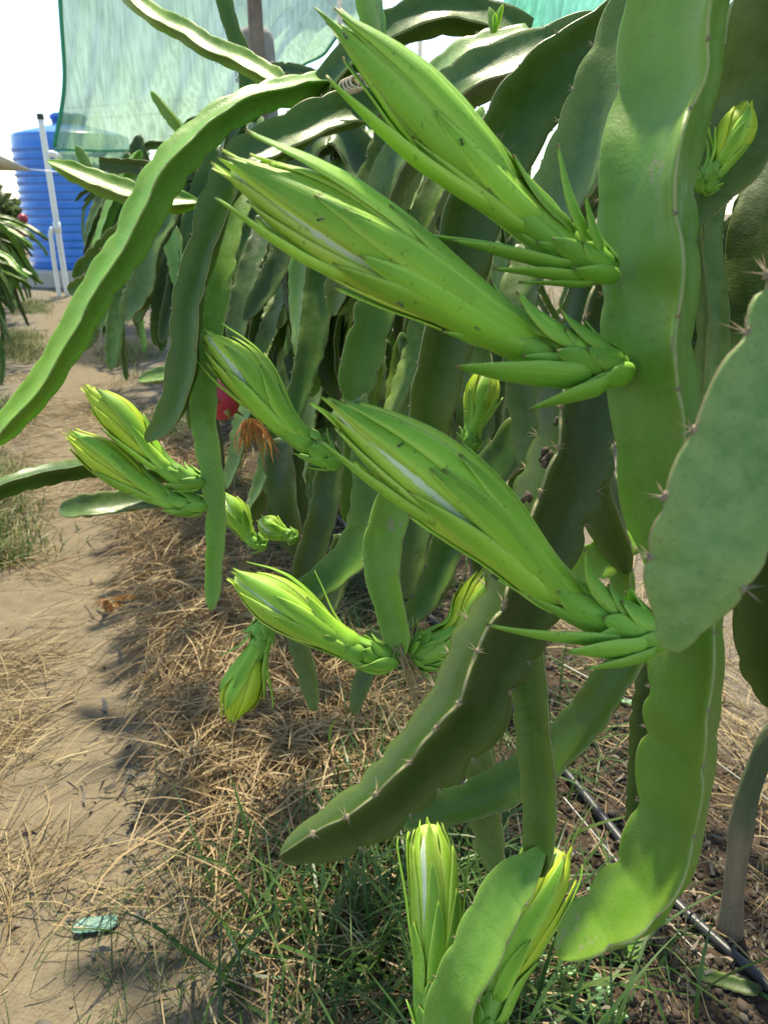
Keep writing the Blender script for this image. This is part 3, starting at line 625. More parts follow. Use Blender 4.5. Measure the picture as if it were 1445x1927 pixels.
    for k in range(m):
        p = slit+(k+.5)*360/m+g.uniform(-5, 5); wd = .44
        if far(p) < 25: p = slit+math.copysign(27, ((p-slit+180) % 360)-180)
        bract('tepal', tp, g.uniform(.38, .44), g.uniform(.97, 1.06), p, rm*wd*g.uniform(.95, 1.08), rm*g.uniform(0, .16)*open_, 6, tw=tw0, off=rm*.0, bulge=.16, th=.0014, skew=rm*.02)
    m = (5, 6, 6)[D]
    for k in range(m):
        p = slit+(k+.5)*360/m+g.uniform(-10, 10); e = g.uniform(.86, 1.03)
        bract('tepal', tp if k % 3 else 'bract', g.uniform(.32, .38), e, p, rm*g.uniform(.38, .46), rm*g.uniform(.0, .28)*open_, 5, tw=tw0*.9, off=rm*.10, bulge=.17, th=.0018, skew=rm*.02)
    # green bracts up the tube
    m = (4, 6, 6)[D]
    for k in range(m):
        s0 = g.uniform(.17, .28); bract('bract', 'bract', s0, s0+g.uniform(.34, .52), slit+40+k*222.5+g.uniform(-15, 15), rm*g.uniform(.32, .44), rm*g.uniform(.02, .2)*open_, 4, tw=tw0*.5, off=rm*.20, bulge=.14, th=.0020, skew=rm*.02)
    m = (4, 5, 6)[D]
    for k in range(m):
        s0 = g.uniform(.10, .18); bract('bract', 'scale', s0, s0+g.uniform(.20, .30), 20+k*137.5+g.uniform(-12, 12), rm*g.uniform(.30, .40), rm*g.uniform(.05, .3), 3, tw=6, off=rm*.08, bulge=.25, th=.002)
    # fleshy scales at the base
    m = (8, 11, 14)[D]
    for k in range(m):
        s0 = -.02+.13*k/m; bract('scale', 'scale', s0, s0+g.uniform(.10, .17), 70+k*137.5+g.uniform(-10, 10), rm*g.uniform(.30, .40)/spiky**.4, rm*g.uniform(.15, .55)*spiky, 2.0, off=rm*.06, bulge=.24, th=.0022, nu=14)
    for (s0, s1, phi, wf, lf, lp, cu) in straps:
        bract('strap', 'bract' if s0 > .2 else 'scale', s0, s1, phi, rm*wf, rm*lf, lp, off=rm*.14, bulge=.3, th=.0022, curl=cu*rm, nu=22, wt=WS)
    return root

# ------------------------------------------------------------------ the plants of the row
def plant(loc, label, group='dragon fruit plants'): return empty('dragon_fruit_plant', loc, label, 'cactus', group)
PA = plant((.98, .67, 0), 'nearest dragon fruit plant with three long green buds on its broad hanging stem', 'dragon fruit plants in the near row')
PB = plant((.95, 1.75, 0), 'dragon fruit plant behind the large buds, with arching stems hanging over the path', 'dragon fruit plants in the near row')
# -- nearest plant: stems through measured points
S_ = 'single'
pxs(PA, [(1330, -260, .47), (1300, -60, .49), (1262, 120, .50), (1226, 330, .50), (1217, 520, .50), (1228, 720, .50), (1240, 900, .505), (1245, 1090, .53)], [205, 205, 200, 185, 168, 150, 135, 90], a0=70, a1=74, mat='broad', spacing=.058, amp=.085, wav=.08, full=.37, areoles=S_, seed=1, label='broad hanging stem that carries the three large buds')
pxs(PA, [(1700, 330, .37), (1600, 520, .365), (1500, 690, .365), (1405, 850, .368), (1330, 990, .372), (1280, 1110, .376), (1250, 1212, .38)], [230, 235, 235, 225, 205, 175, 110], a0=24, a1=20, mat='waxy', spacing=.034, amp=.19, wav=.06, full=.37, neck=.08, sync=True, areoles=S_, spine=2.0, seed=2, label='thick waxy grey-green stem tip close to the camera')
pxs(PA, [(1295, 1080, .53), (1292, 1190, .53), (1288, 1300, .53), (1280, 1430, .54), (1245, 1560, .55), (1165, 1690, .56), (1046, 1795, .57)], [120, 130, 136, 140, 140, 135, 105], a0=70, a1=64, mat='lime', spacing=.050, amp=.22, wav=.04, full=.37, neck=.30, sync=True, areoles=S_, seed=3, label='lobed lime-green stem end curving towards the lower left')
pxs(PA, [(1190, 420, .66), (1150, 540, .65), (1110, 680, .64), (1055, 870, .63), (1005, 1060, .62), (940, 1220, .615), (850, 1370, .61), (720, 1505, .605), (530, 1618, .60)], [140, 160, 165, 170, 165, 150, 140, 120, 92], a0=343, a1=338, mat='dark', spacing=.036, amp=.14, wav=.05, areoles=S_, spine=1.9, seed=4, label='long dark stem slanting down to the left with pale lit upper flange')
pxs(PA, [(985, 1130, .70), (992, 1230, .70), (1002, 1380, .70), (1010, 1520, .705), (1012, 1645, .71)], [66, 66, 66, 66, 60], a0=62, mat='mid', spacing=.03, amp=.06, wav=.04, areoles=S_, seed=5)
pxs(PA, [(1025, 1595, .70), (988, 1640, .70), (948, 1690, .70), (908, 1746, .70), (872, 1812, .70), (848, 1880, .705), (832, 1970, .71), (824, 2070, .72)], [40, 66, 80, 84, 86, 90, 92, 88], a0=52, mat='broad', spacing=.05, amp=.07, wav=.06, full=.33, areoles=S_, base=True, seed=6, label='sunlit lime-green stem at the bottom between two buds')
pxs(PA, [(1200, 1210, .80), (1130, 1310, .82), (1060, 1400, .84), (980, 1462, .85), (890, 1500, .85), (762, 1548, .85)], [64, 70, 72, 70, 68, 58], a0=60, mat='mid', spacing=.035, amp=.10, areoles=S_, seed=7)
pxs(PA, [(1520, -80, .55), (1460, 60, .58), (1395, 210, .61), (1330, 350, .63), (1290, 430, .64)], [190, 180, 160, 130, 90], a0=34, mat='blue', spacing=.05, amp=.06, areoles=S_, seed=8)
pxs(PA, [(1290, -150, .60), (1225, -20, .61), (1165, 120, .62), (1100, 270, .64), (1045, 380, .66), (1000, 480, .68)], [150, 150, 145, 140, 130, 100], a0=72, mat='blue', spacing=.036, amp=.08, areoles=S_, seed=9)
pxs(PA, [(1300, 120, .70), (1190, 210, .70), (1130, 300, .70), (1075, 400, .71), (1040, 490, .72)], [110, 110, 105, 95, 70], a0=66, mat='mid', spacing=.04, areoles=S_, seed=10)
pxs(PA, [(1170, 40, .74), (1090, 110, .75), (1000, 200, .75), (930, 300, .76), (885, 420, .78), (855, 560, .80), (825, 700, .83), (800, 850, .86)], [92, 104, 112, 112, 104, 98, 90, 74], a0=26, mat='mid', spacing=.05, amp=.06, seed=11, full=.28, areoles=S_)
pxs(PA, [(1150, 55, .84), (1050, 85, .85), (960, 120, .85), (880, 165, .86), (800, 235, .88), (735, 340, .90), (690, 470, .94)], [85, 90, 92, 92, 88, 80, 60], a0=80, mat='blue', spacing=.05, amp=.09, seed=12, areoles=S_)
pxs(PA, [(1000, 78, .92), (930, 95, .92), (860, 130, .93), (790, 200, .95), (740, 300, .97)], [70, 78, 78, 72, 60], a0=100, mat='waxy', spacing=.045, amp=.10, seed=13, areoles=S_)
pxs(PA, [(1345, 350, .66), (1330, 440, .66), (1336, 540, .66), (1344, 640, .66), (1325, 760, .67)], [50, 52, 54, 58, 42], a0=100, mat='waxy', spacing=.03, amp=.12, seed=14)
pxs(PA, [(1530, 180, .74), (1450, 330, .72), (1425, 470, .71), (1400, 610, .71), (1355, 770, .72), (1310, 900, .74)], [100, 105, 105, 100, 90, 60], a0=62, mat='dark', spacing=.05, seed=15)
pxs(PA, [(1610, 260, .62), (1550, 420, .60), (1505, 560, .59), (1480, 690, .60)], [120, 120, 110, 80], a0=36, mat='blue', spacing=.05, seed=16)
pxs(PA, [(1000, 470, .95), (972, 580, .93), (980, 720, .92), (992, 880, .92)], [64, 66, 64, 50], a0=58, mat='blue', spacing=.04, seed=17)
pxs(PA, [(1060, 740, 1.0), (1000, 800, 1.0), (940, 860, 1.0), (872, 930, 1.02)], [70, 82, 80, 55], a0=62, mat='mid', spacing=.05, seed=18)
pxs(PA, [(1120, 840, .82), (1118, 920, .82), (1150, 1010, .82), (1175, 1080, .83)], [76, 76, 66, 45], a0=66, mat='dark', spacing=.05, seed=19)
pxs(PA, [(1180, 1010, .85), (1130, 1055, .85), (1075, 1085, .86)], [70, 78, 50], a0=30, mat='lime', spacing=.02, amp=.16, seed=20)
pxs(PA, [(1170, 900, .88), (1165, 1020, .88), (1170, 1120, .88), (1150, 1230, .9)], [50, 52, 50, 36], a0=66, mat='lime', spacing=.03, amp=.2, seed=21)
pxs(PA, [(1440, 980, .86), (1420, 1100, .88), (1430, 1220, .9), (1450, 1330, .93)], [90, 90, 80, 60], a0=60, mat='dark', spacing=.05, seed=22)
pxs(PA, [(1235, 1180, .98), (1215, 1300, 1.0), (1205, 1440, 1.05), (1195, 1590, 1.10)], [48, 48, 46, 40], a0=40, mat='dark', spacing=.03, seed=23, tip=False)
pxs(PA, [(700, -90, .9), (688, -20, .9), (698, 50, .9), (712, 130, .92)], [44, 50, 50, 46], a0=74, mat='lime', spacing=.04, seed=24)
pxs(PA, [(890, 1350, .98), (900, 1430, .98), (915, 1530, 1.0), (930, 1640, 1.02)], [50, 62, 60, 50], a0=64, mat='blue', spacing=.04, seed=25)
# overhead and outer stems of the near plant (right of and above the frame): they shade the buds
for k, (x0, y0, z0, x1, y1, z1) in enumerate([(1.0, .6, 1.55, .52, .25, .95), (1.0, .5, 1.6, .62, .05, .9), (1.05, .6, 1.6, .72, .28, .8), (1.1, .5, 1.6, .85, .1, .8), (1.1, .6, 1.6, 1.45, .3, .8), (1.1, .7, 1.6, 1.6, .7, .7), (1.05, .75, 1.6, 1.45, 1.15, .7), (1.05, .6, 1.6, .80, .45, .7)]):
    A_ = np.array([x0, y0, z0]); B_ = np.array([x1, y1, z1]); m1 = A_*.62+B_*.38+np.array([0, 0, .20]); m2 = A_*.25+B_*.75+np.array([0, 0, .16])
    stem(PA, [A_, m1, m2, B_], .034, a0=17*k, a1=17*k+30, mat=('mid', 'dark', 'blue')[k % 3], hi=False, frame=(1, 0, 0), seed=60+k, areoles=None)
# woody trunk of the near plant
M['trunkmat'] = (lambda t: (t.col(t.mix(t.ramp(t.math('ADD', t.attr('edge'), t.math('MULTIPLY', t.noise(20, 4), .4)), [(.55, 0.), (.85, 1.)]), (.075, .10, .045), t.mix(t.noise(1, 4, vec=t.mapping((60, 60, 8))), (.12, .085, .05), (.34, .26, .17)))), t.setp(Roughness=.85), t.bump(t.noise(1, 5, vec=t.mapping((90, 90, 10))), .8, .01), t.m)[-1])(NT('woody_trunk'))
tp_ = [(.98, .67, -.03), at(1375, 1720, 1.385), at(1388, 1600, 1.33), at(1405, 1500, 1.29), at(1445, 1400, 1.24), at(1500, 1330, 1.2), (1.06, .66, .85), (1.03, .64, 1.3), (1.0, .62, 1.6)]
tm = tube_mesh('trunk', tp_, [.021]*9, 14, None)
Pt, Ln = resample(catmull(tp_, 120), 70); g = np.random.default_rng(5)
rr = .0195+.002*np.sin(np.linspace(0, 40, 70))+g.normal(0, .0006, 70); rr[:10] += np.linspace(.004, 0, 10)
tm = tube_mesh('trunk', Pt, rr, 14, None); a_ = tm.attributes.new('edge', 'FLOAT', 'POINT'); a_.data.foreach_set('value', np.concatenate([np.repeat(np.clip(1.25-np.linspace(0, 1, 70)*3.6, 0, 1), 14), [1, 0]]).astype(np.float32))
link('trunk', tm, M['trunkmat'], PA)['label'] = 'grey-brown woody trunk rising from the soil'

# -- buds of the near plant
bud(PA, [(1150, 512, .497), (1085, 475, .49), (985, 395, .48), (860, 275, .47), (745, 150, .465), (640, 52, .46)], 66, 1, 2, label='uppermost long green bud, still tightly closed', open_=.7, green=True, slit=200,
    prof=[(0, .36), (.06, .5), (.14, .54), (.24, .52), (.36, .58), (.5, .78), (.62, .9), (.74, .86), (.85, .62), (.94, .36), (1., .10), (1.2, .05)],
    straps=[(.10, .42, 42, .36, 1.7, 1.25, 0), (.12, .50, 30, .32, 1.9, 1.35, 0), (.05, .30, 40, .36, 1.5, 1.3, .3), (.02, .22, 25, .3, 1.1, 1.4, .3), (.12, .36, 150, .34, 1.3, 1.3, -.4), (.06, .22, 140, .28, 1.0, 1.4, -.2), (.30, .94, 38, .38, 1.0, 1.5, 0), (.42, 1.08, 75, .42, .05, 3, 0), (.40, 1.03, 130, .42, .22, 4, 0)])
bud(PA, [(1170, 695, .497), (1085, 678, .49), (960, 628, .48), (810, 535, .47), (640, 435, .465), (440, 318, .46)], 84, 2, 2, label='middle long bud with white petals showing at its tip',
    straps=[(.08, .38, 50, .46, 1.2, 1.35, 0), (.03, .22, 44, .42, 1.2, 1.35, .3), (.10, .34, 140, .34, .55, 1.8, -.2), (.05, .22, 150, .30, .5, 1.8, -.1), (.62, 1.0, 32, .22, .5, 1.6, .1), (.50, 1.0, 160, .40, .55, 2.5, 0), (.24, .66, 78, .42, .12, 3, 0), (.32, .80, 112, .42, .1, 3, 0)])
bud(PA, [(1238, 1200, .515), (1150, 1168, .505), (1040, 1105, .495), (920, 985, .48), (790, 880, .47), (630, 770, .465)], 80, 3, 2, label='lowest of the three large buds, with curled strap-like bracts',
    straps=[(.10, .44, 44, .32, 1.6, 1.25, -.2), (.04, .27, 48, .46, 1.1, 1.4, 0), (.01, .20, 34, .42, 1.0, 1.4, .2), (.14, .38, 140, .38, .9, 1.5, -.3), (.62, .99, 32, .22, .55, 1.6, .1), (.46, 1.0, 120, .30, .5, 3, .9), (.34, .76, 96, .40, .15, 3, 0)])
bud(PA, [(815, 1990, .74), (812, 1880, .75), (818, 1760, .76), (815, 1660, .765), (806, 1556, .77)], 46, 4, 2, label='upright lime bud left of the bottom stem', open_=.9, prof=[(0, .5), (.1, .62), (.25, .62), (.4, .7), (.55, .95), (.7, 1.), (.85, .96), (.95, .8), (1., .5), (1.2, .2)], straps=[(.3, .98, 0, .25, .6, 3, .6), (.25, .9, 180, .25, .7, 3, .8)])
bud(PA, [(900, 1990, .74), (925, 1890, .75), (965, 1780, .755), (1010, 1690, .76), (1052, 1600, .77)], 47, 5, 2, slit=250., label='leaning lime bud right of the bottom stem', yellow=True, prof=[(0, .5), (.1, .6), (.25, .62), (.4, .7), (.55, .95), (.7, 1.), (.85, .95), (.95, .75), (1., .4), (1.2, .2)], straps=[(.4, 1.0, 180, .25, .5, 3, 0), (.3, .95, 20, .25, .6, 3, 0)])
bud(PA, [(1316, 362, .585), (1340, 328, .58), (1372, 275, .575), (1406, 195, .57)], 36, 6, 1, yellow=True, slit=250., label='small yellow-green bud with red-tipped bracts at the right edge', straps=[(.3, .8, 0, .2, .8, 1.6, 0), (.1, .6, 10, .2, .8, 1.6, 0)])
bud(PA, [(880, 850, 1.05), (892, 800, 1.05), (905, 750, 1.05), (918, 690, 1.05)], 34, 7, 1, yellow=True, label='backlit yellow bud behind the middle bud')

# -- plant behind: arching stems over the path
pxs(PB, [(985, 70, 1.0), (930, 38, 1.0), (860, 22, 1.0), (785, 36, 1.0), (715, 70, 1.02), (640, 130, 1.05), (575, 205, 1.08), (540, 300, 1.1)], [66, 70, 72, 72, 70, 66, 60, 50], a0=82, mat='mid', spacing=.06, amp=.10, seed=31, areoles=S_)
pxs(PB, [(700, 150, 1.12), (600, 165, 1.06), (500, 180, 1.0), (415, 225, .97), (330, 315, .94), (255, 430, .92), (180, 560, .90), (95, 700, .88), (-20, 840, .86)], [50, 52, 54, 60, 66, 66, 62, 56, 50], a0=104, a1=88, mat='broad', spacing=.045, amp=.10, wav=.07, seed=32, areoles=S_, label='long light-green stem arching left over the path')
pxs(PB, [(760, 165, 1.06), (680, 195, 1.03), (590, 222, 1.0), (500, 265, .98), (430, 335, .96), (385, 435, .96), (353, 560, .97), (343, 690, .98), (322, 775, .99), (275, 835, 1.0)], [60, 66, 68, 68, 66, 64, 60, 56, 48, 34], a0=66, mat='mid', spacing=.048, amp=.11, wav=.09, seed=33, areoles=S_)
pxs(PB, [(560, 250, 1.12), (480, 310, 1.08), (428, 410, 1.04), (402, 540, 1.02), (384, 680, 1.02), (386, 800, 1.02), (398, 910, 1.03), (406, 1020, 1.05), (390, 1146, 1.07)], [50, 55, 60, 62, 56, 52, 46, 40, 32], a0=28, a1=60, mat='broad', spacing=.05, amp=.09, seed=34, areoles=S_, label='hanging stem with paired buds near its lower end')
pxs(PB, [(200, -60, 1.5), (250, 0, 1.45), (330, 52, 1.4), (430, 104, 1.35), (535, 160, 1.3)], [30, 36, 40, 42, 40], a0=100, mat='lime', spacing=.05, amp=.08, seed=35, areoles=S_)
pxs(PB, [(395, -80, 1.6), (418, -10, 1.6), (440, 60, 1.6), (462, 130, 1.6), (465, 200, 1.6)], [30, 32, 32, 32, 30], a0=40, mat='mid', seed=36)
pxs(PB, [(284, 172, 1.6), (312, 208, 1.6), (345, 250, 1.6)], [12, 20, 22], a0=70, mat='lime', base=True, seed=37, spacing=.03)
pxs(PB, [(90, 303, 1.5), (140, 325, 1.5), (205, 350, 1.5), (290, 372, 1.5), (370, 380, 1.52)], [16, 36, 46, 46, 40], a0=100, mat='lime', base=True, spacing=.04, seed=38, label='pale lime stem tip pointing left towards the tank')
pxs(PB, [(143, 275, 2.0), (158, 300, 2.0), (175, 335, 2.0)], [12, 18, 20], a0=60, mat='lime', base=True, seed=39, spacing=.03)
pxs(PB, [(190, 308, 2.0), (245, 314, 2.0), (310, 324, 2.0), (370, 330, 2.0)], [22, 26, 28, 26], a0=30, mat='dark', seed=40)
pxs(PB, [(380, 330, 2.1), (300, 385, 2.1), (220, 450, 2.15), (142, 520, 2.2)], [38, 44, 44, 34], a0=40, mat='mid', seed=41)
pxs(PB, [(330, 430, 2.1), (250, 485, 2.1), (190, 520, 2.15), (130, 548, 2.2)], [36, 40, 40, 30], a0=36, mat='mid', seed=42)
pxs(PB, [(330, 370, 1.8), (288, 460, 1.8), (262, 540, 1.8), (236, 605, 1.82)], [46, 52, 50, 36], a0=66, mat='blue', seed=43)
pxs(PB, [(520, 380, 1.7), (482, 470, 1.65), (455, 560, 1.62), (436, 680, 1.6)], [40, 42, 42, 30], a0=60, mat='blue', seed=44, spacing=.03)
pxs(PB, [(545, 440, 1.75), (522, 560, 1.7), (480, 700, 1.6), (445, 830, 1.55), (422, 920, 1.52)], [34, 36, 34, 28, 20], a0=64, mat='waxy', seed=45, spacing=.025, amp=.16)
pxs(PB, [(625, 480, 1.45), (600, 620, 1.42), (578, 760, 1.4), (560, 880, 1.38), (546, 1000, 1.36)], [48, 52, 50, 46, 40], a0=64, mat='blue', seed=46, spacing=.03, amp=.14)
pxs(PB, [(660, 500, 1.3), (622, 580, 1.3), (612, 680, 1.3), (640, 760, 1.3)], [40, 48, 50, 30], a0=70, mat='dark', seed=47)
pxs(PB, [(760, 200, 1.15), (720, 290, 1.15), (680, 390, 1.15), (645, 500, 1.17), (625, 590, 1.2)], [60, 66, 66, 60, 45], a0=70, mat='blue', seed=48, spacing=.035, amp=.12)
pxs(PB, [(800, 240, 1.2), (765, 330, 1.2), (725, 430, 1.2), (700, 520, 1.2), (690, 600, 1.2)], [54, 56, 54, 50, 40], a0=74, mat='waxy', seed=49, spacing=.035)
pxs(PB, [(860, 290, 1.15), (820, 360, 1.15), (790, 430, 1.15), (770, 520, 1.15)], [48, 52, 50, 40], a0=72, mat='blue', seed=50, spacing=.035)
pxs(PB, [(715, 480, 1.12), (702, 580, 1.1), (682, 680, 1.1), (660, 780, 1.1)], [66, 72, 72, 50], a0=34, mat='lime', seed=51, label='sunlit yellow-green stem behind the middle bud')
pxs(PB, [(665, 760, 1.0), (690, 860, .98), (695, 950, .97), (668, 1035, .96), (600, 1100, .96), (490, 1165, .96)], [56, 62, 64, 62, 54, 30], a0=58, mat='mid', seed=52, full=.28, areoles=S_)
pxs(PB, [(765, 860, .92), (742, 950, .91), (716, 1030, .90), (728, 1120, .90), (745, 1190, .90), (752, 1248, .90)], [66, 68, 66, 58, 50, 40], a0=34, a1=50, mat='lime', seed=53, amp=.08, spacing=.05, label='wrinkled yellowing stem ending above the lower buds', areoles=S_)
pxs(PB, [(835, 860, 1.02), (850, 960, 1.02), (835, 1060, 1.02), (795, 1130, 1.02), (755, 1180, 1.02)], [62, 66, 66, 58, 40], a0=64, mat='mid', seed=54)
pxs(PB, [(540, 1130, 1.15), (565, 1220, 1.15), (580, 1280, 1.15), (590, 1335, 1.15)], [32, 36, 34, 26], a0=62, mat='blue', seed=55, spacing=.03)
pxs(PB, [(705, 1190, 1.15), (690, 1250, 1.15), (668, 1340, 1.15)], [36, 40, 30], a0=62, mat='blue', seed=56, spacing=.03)
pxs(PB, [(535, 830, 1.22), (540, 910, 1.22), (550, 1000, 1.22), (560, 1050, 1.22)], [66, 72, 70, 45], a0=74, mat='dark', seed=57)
pxs(PB, [(650, 1010, 1.2), (630, 1090, 1.2), (600, 1170, 1.22), (585, 1220, 1.22)], [44, 46, 40, 28], a0=62, mat='blue', seed=58, spacing=.03)
pxs(PB, [(900, 640, 1.2), (905, 760, 1.18), (890, 900, 1.18), (880, 1020, 1.18)], [40, 44, 44, 36], a0=58, mat='mid', seed=59)
pxs(PB, [(-60, 950, 1.1), (40, 905, 1.15), (120, 885, 1.2), (230, 880, 1.3), (400, 905, 1.4)], [40, 42, 42, 36, 30], a0=80, mat='mid', base=True, seed=60, spacing=.04, label='dark stem reaching out over the path at the left edge')
pxs(PB, [(114, 958, 1.3), (180, 948, 1.3), (280, 938, 1.34), (400, 930, 1.4)], [38, 42, 40, 36], a0=118, mat='blue', base=True, seed=61, spacing=.04, label='stem piece with pale sunlit top pointing at the path')
pxs(PB, [(262, 715, 1.85), (310, 705, 1.85), (380, 700, 1.85)], [26, 32, 30], a0=110, mat='waxy', base=True, seed=62, spacing=.04)
pxs(PB, [(620, 860, 1.1), (610, 960, 1.1), (580, 1060, 1.12), (560, 1130, 1.15)], [50, 52, 48, 40], a0=50, mat='dark', seed=63)
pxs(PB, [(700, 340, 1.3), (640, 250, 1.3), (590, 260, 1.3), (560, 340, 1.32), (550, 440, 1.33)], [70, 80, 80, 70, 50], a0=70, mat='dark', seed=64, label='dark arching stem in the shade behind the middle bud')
g = np.random.default_rng(404)
for k in range(124):
    x0 = g.uniform(480, 1000); y0 = g.uniform(200, 720); dd = g.uniform(1.25, 1.95) if k < 34 else g.uniform(1.6, 2.7); ln = g.uniform(260, 480)*1.4/dd; dx = g.normal(-50, 40)
    L_ = [(x0, y0, dd), (x0+dx*.25+g.normal(0, 8), y0+ln*.33, dd), (x0+dx*.6+g.normal(0, 10), y0+ln*.66, dd-.03), (x0+dx+g.normal(0, 14), y0+ln, dd-.05)]
    if at(*L_[-1])[2] < .12: continue
    wd = g.uniform(40, 60)*1.3/dd*(1. if k < 34 else .85); pxs(PB, L_, [wd*.85, wd, wd, wd*.7], a0=g.uniform(0, 120), a1=g.uniform(0, 120), mat=('mid', 'blue', 'dark', 'waxy', 'lime', 'dark')[k % 6], hi=False, spacing=.032, amp=.13, wav=.09, seed=700+k, base=True)
# -- buds of the plant behind
bud(PB, [(636, 872, 1.02), (590, 842, 1.01), (530, 790, 1.0), (465, 705, .99), (388, 632, .98)], 46, 11, 1, label='bud with white slit pointing up left beside the orange dried flower', straps=[(.5, 1.02, 0, .25, .7, 2, 0), (.5, 1., 180, .22, .5, 3, 0)])
bud(PB, [(382, 908, 1.03), (335, 895, 1.03), (280, 850, 1.03), (225, 785, 1.03), (166, 734, 1.03)], 36, 12, 1, slit=250., label='upper of the two paired green buds over the path', yellow=True)
bud(PB, [(386, 952, 1.04), (330, 945, 1.04), (270, 915, 1.04), (205, 868, 1.04), (134, 820, 1.04)], 36, 13, 1, slit=250., label='lower of the two paired green buds over the path', yellow=True)
bud(PB, [(742, 1245, .90), (690, 1232, .90), (620, 1196, .90), (540, 1145, .90), (444, 1084, .90)], 50, 14, 1, label='bright sunlit bud above the straw heap', straps=[(.3, .65, 180, .2, .8, 1.6, -.3), (.45, 1.0, 180, .3, .35, 2, 0)])
bud(PB, [(500, 1165, 1.0), (488, 1215, 1.0), (462, 1280, 1.0), (436, 1352, 1.0)], 40, 15, 1, yellow=True, slit=250., label='hanging yellow bud pointing down at the straw', straps=[(.3, .8, 0, .25, .8, 1.6, 0), (.1, .5, 180, .22, .9, 1.5, 0)])
bud(PB, [(768, 1235, .92), (810, 1222, .92), (860, 1190, .93), (890, 1130, .94), (915, 1080, .95)], 34, 16, 2, yellow=True, spiky=2.2, slit=250., label='small bud with spiky scales curving up behind the dark stem', prof=[(0, .7), (.1, 1.), (.25, 1.05), (.4, .85), (.55, .8), (.7, .95), (.85, .85), (.95, .5), (1., .3), (1.2, .1)])
bud(PB, [(500, 1030, 1.2), (470, 1010, 1.2), (445, 970, 1.2), (420, 930, 1.2)], 26, 17, 0, label='small green bud behind the hanging dark stem tip')
bud(PB, [(580, 1035, 1.15), (595, 1020, 1.15), (606, 1000, 1.15), (612, 978, 1.15)], 17, 18, 0)
bud(PB, [(560, 1012, 1.12), (535, 1005, 1.12), (512, 995, 1.12), (488, 978, 1.12)], 24, 19, 0, label='half-opened small bud with dark scale edges')

# ------------------------------------------------------------------ prototype hanging stems for the rest of the row
protos = []
hold = empty('holder', (0, 0, 0), 'x', 'x')
for k in range(15):
    g = np.random.default_rng(300+k)
    if k < 9:
        r = (.42, .5, .58, .66, .74, .36, .55, .62, .48)[k]; dz = (-.75, -.95, -.6, -.8, -.45, -1.05, -1.0, -.3, -.85)[k]
        P = [(.04, 0, 0), (.14, .02, .13), (r*.6, g.normal(0, .05), .16), (r*.92, g.normal(0, .07), -.06), (r+.03, g.normal(0, .09), dz*.5), (r+g.normal(0, .05), g.normal(0, .12), dz)]
    else:
        r = (.5, .62, .72, .45, .8, .58)[k-9]; dz = (-.55, -.5, -.35, -.8, -.2, -.75)[k-9]
        P = [(.02, 0, 0), (r*.22, .02, .05), (r*.5, g.normal(0, .03), .03), (r*.74, g.normal(0, .04), dz*.28), (r*.9, g.normal(0, .05), dz*.65), (r, g.normal(0, .06), dz)]
    o, _, _ = stem(hold, np.array(P), [.020, .025, .0285, .029, .027, .021], a0=g.uniform(0, 120), a1=g.uniform(0, 160), mat='mid', hi=False, frame=(0, 1, 0), seed=200+k, spacing=.036, amp=.15, wav=.10, areoles='mesh', step=.012)
    protos.append((o.data, [c.data for c in o.children]))
    for c in list(o.children): bpy.data.objects.remove(c)
    bpy.data.objects.remove(o)
bpy.data.objects.remove(hold)
MS = ['mid', 'blue', 'dark', 'mid', 'waxy', 'broad']
pm_cache = {}
def hang(parent, loc, rz, k, mk, sc_=1., tilt=0., areo=True):
    if (k, mk) not in pm_cache:
        me = protos[k][0].copy(); me.materials.clear(); me.materials.append(M[mk]); pm_cache[(k, mk)] = me
    o = bpy.data.objects.new('stem', pm_cache[(k, mk)]); COL.objects.link(o); o.parent = parent; o.matrix_parent_inverse = parent.matrix_basis.inverted()
    o.location = loc; o.rotation_euler = (tilt, 0, rz); o.scale = (sc_,)*3
    if areo and protos[k][1]:
        c = bpy.data.objects.new('areoles', protos[k][1][0]); COL.objects.link(c); c.parent = o; c['kind'] = 'stuff'
    return o
def fill(parent, x, y, z, n, seed, az=(0, 360), sy=.25, sx=.12, scl=(.85, 1.12), areo=False, mats=MS, ks=(0, 9)):
    g = np.random.default_rng(seed)
    for k in range(n):
        hang(parent, (x+g.normal(0, sx), y+g.normal(0, sy), z+g.normal(0, .08)), math.radians(g.uniform(*az)), int(g.integers(*ks)), mats[int(g.integers(0, len(mats)))], g.uniform(*scl), g.normal(0, .12), areo)
# trunks too: each plant climbs from the soil
def climber(parent, x, y, z):
    g = np.random.default_rng(int(abs(x)*100+y*10)); P = [(x+.08, y, -.03), (x+.06, y+.05, z*.35), (x+.1, y-.03, z*.7), (x+.03, y, z)]
    link('trunk', tube_mesh('trunk', P, .022, 10, n=20), M['bark'], parent)
climber(PB, .98, 1.75, 1.5)
fill(PB, 1.08, 2.85, 1.42, 34, 1, az=(60, 300), sy=.30, sx=.08, areo=True, scl=(.78, .98), mats=['mid', 'blue', 'dark', 'mid', 'dark', 'waxy'])
fill(PA, 1.15, .75, 1.45, 8, 2, az=(-60, 110), sy=.2, sx=.08, areo=True)
row = [((.97, 3.5), 'dragon fruit plant climbing the concrete post with the wooden batten', 48), ((.95, 4.9), 'second dragon fruit plant beyond the concrete post in the near row', 40), ((1.0, 6.4), 'dark dense dragon fruit plant halfway along the near row', 28),
       ((1.05, 8.0), 'distant dragon fruit plant in the near row, in front of the blue tank', 26), ((1.12, 9.7), 'farthest but one dragon fruit plant of the near row', 24), ((1.12, 11.6), 'farthest dragon fruit plant of the near row, touching the tank in view', 24)]
rowp = []
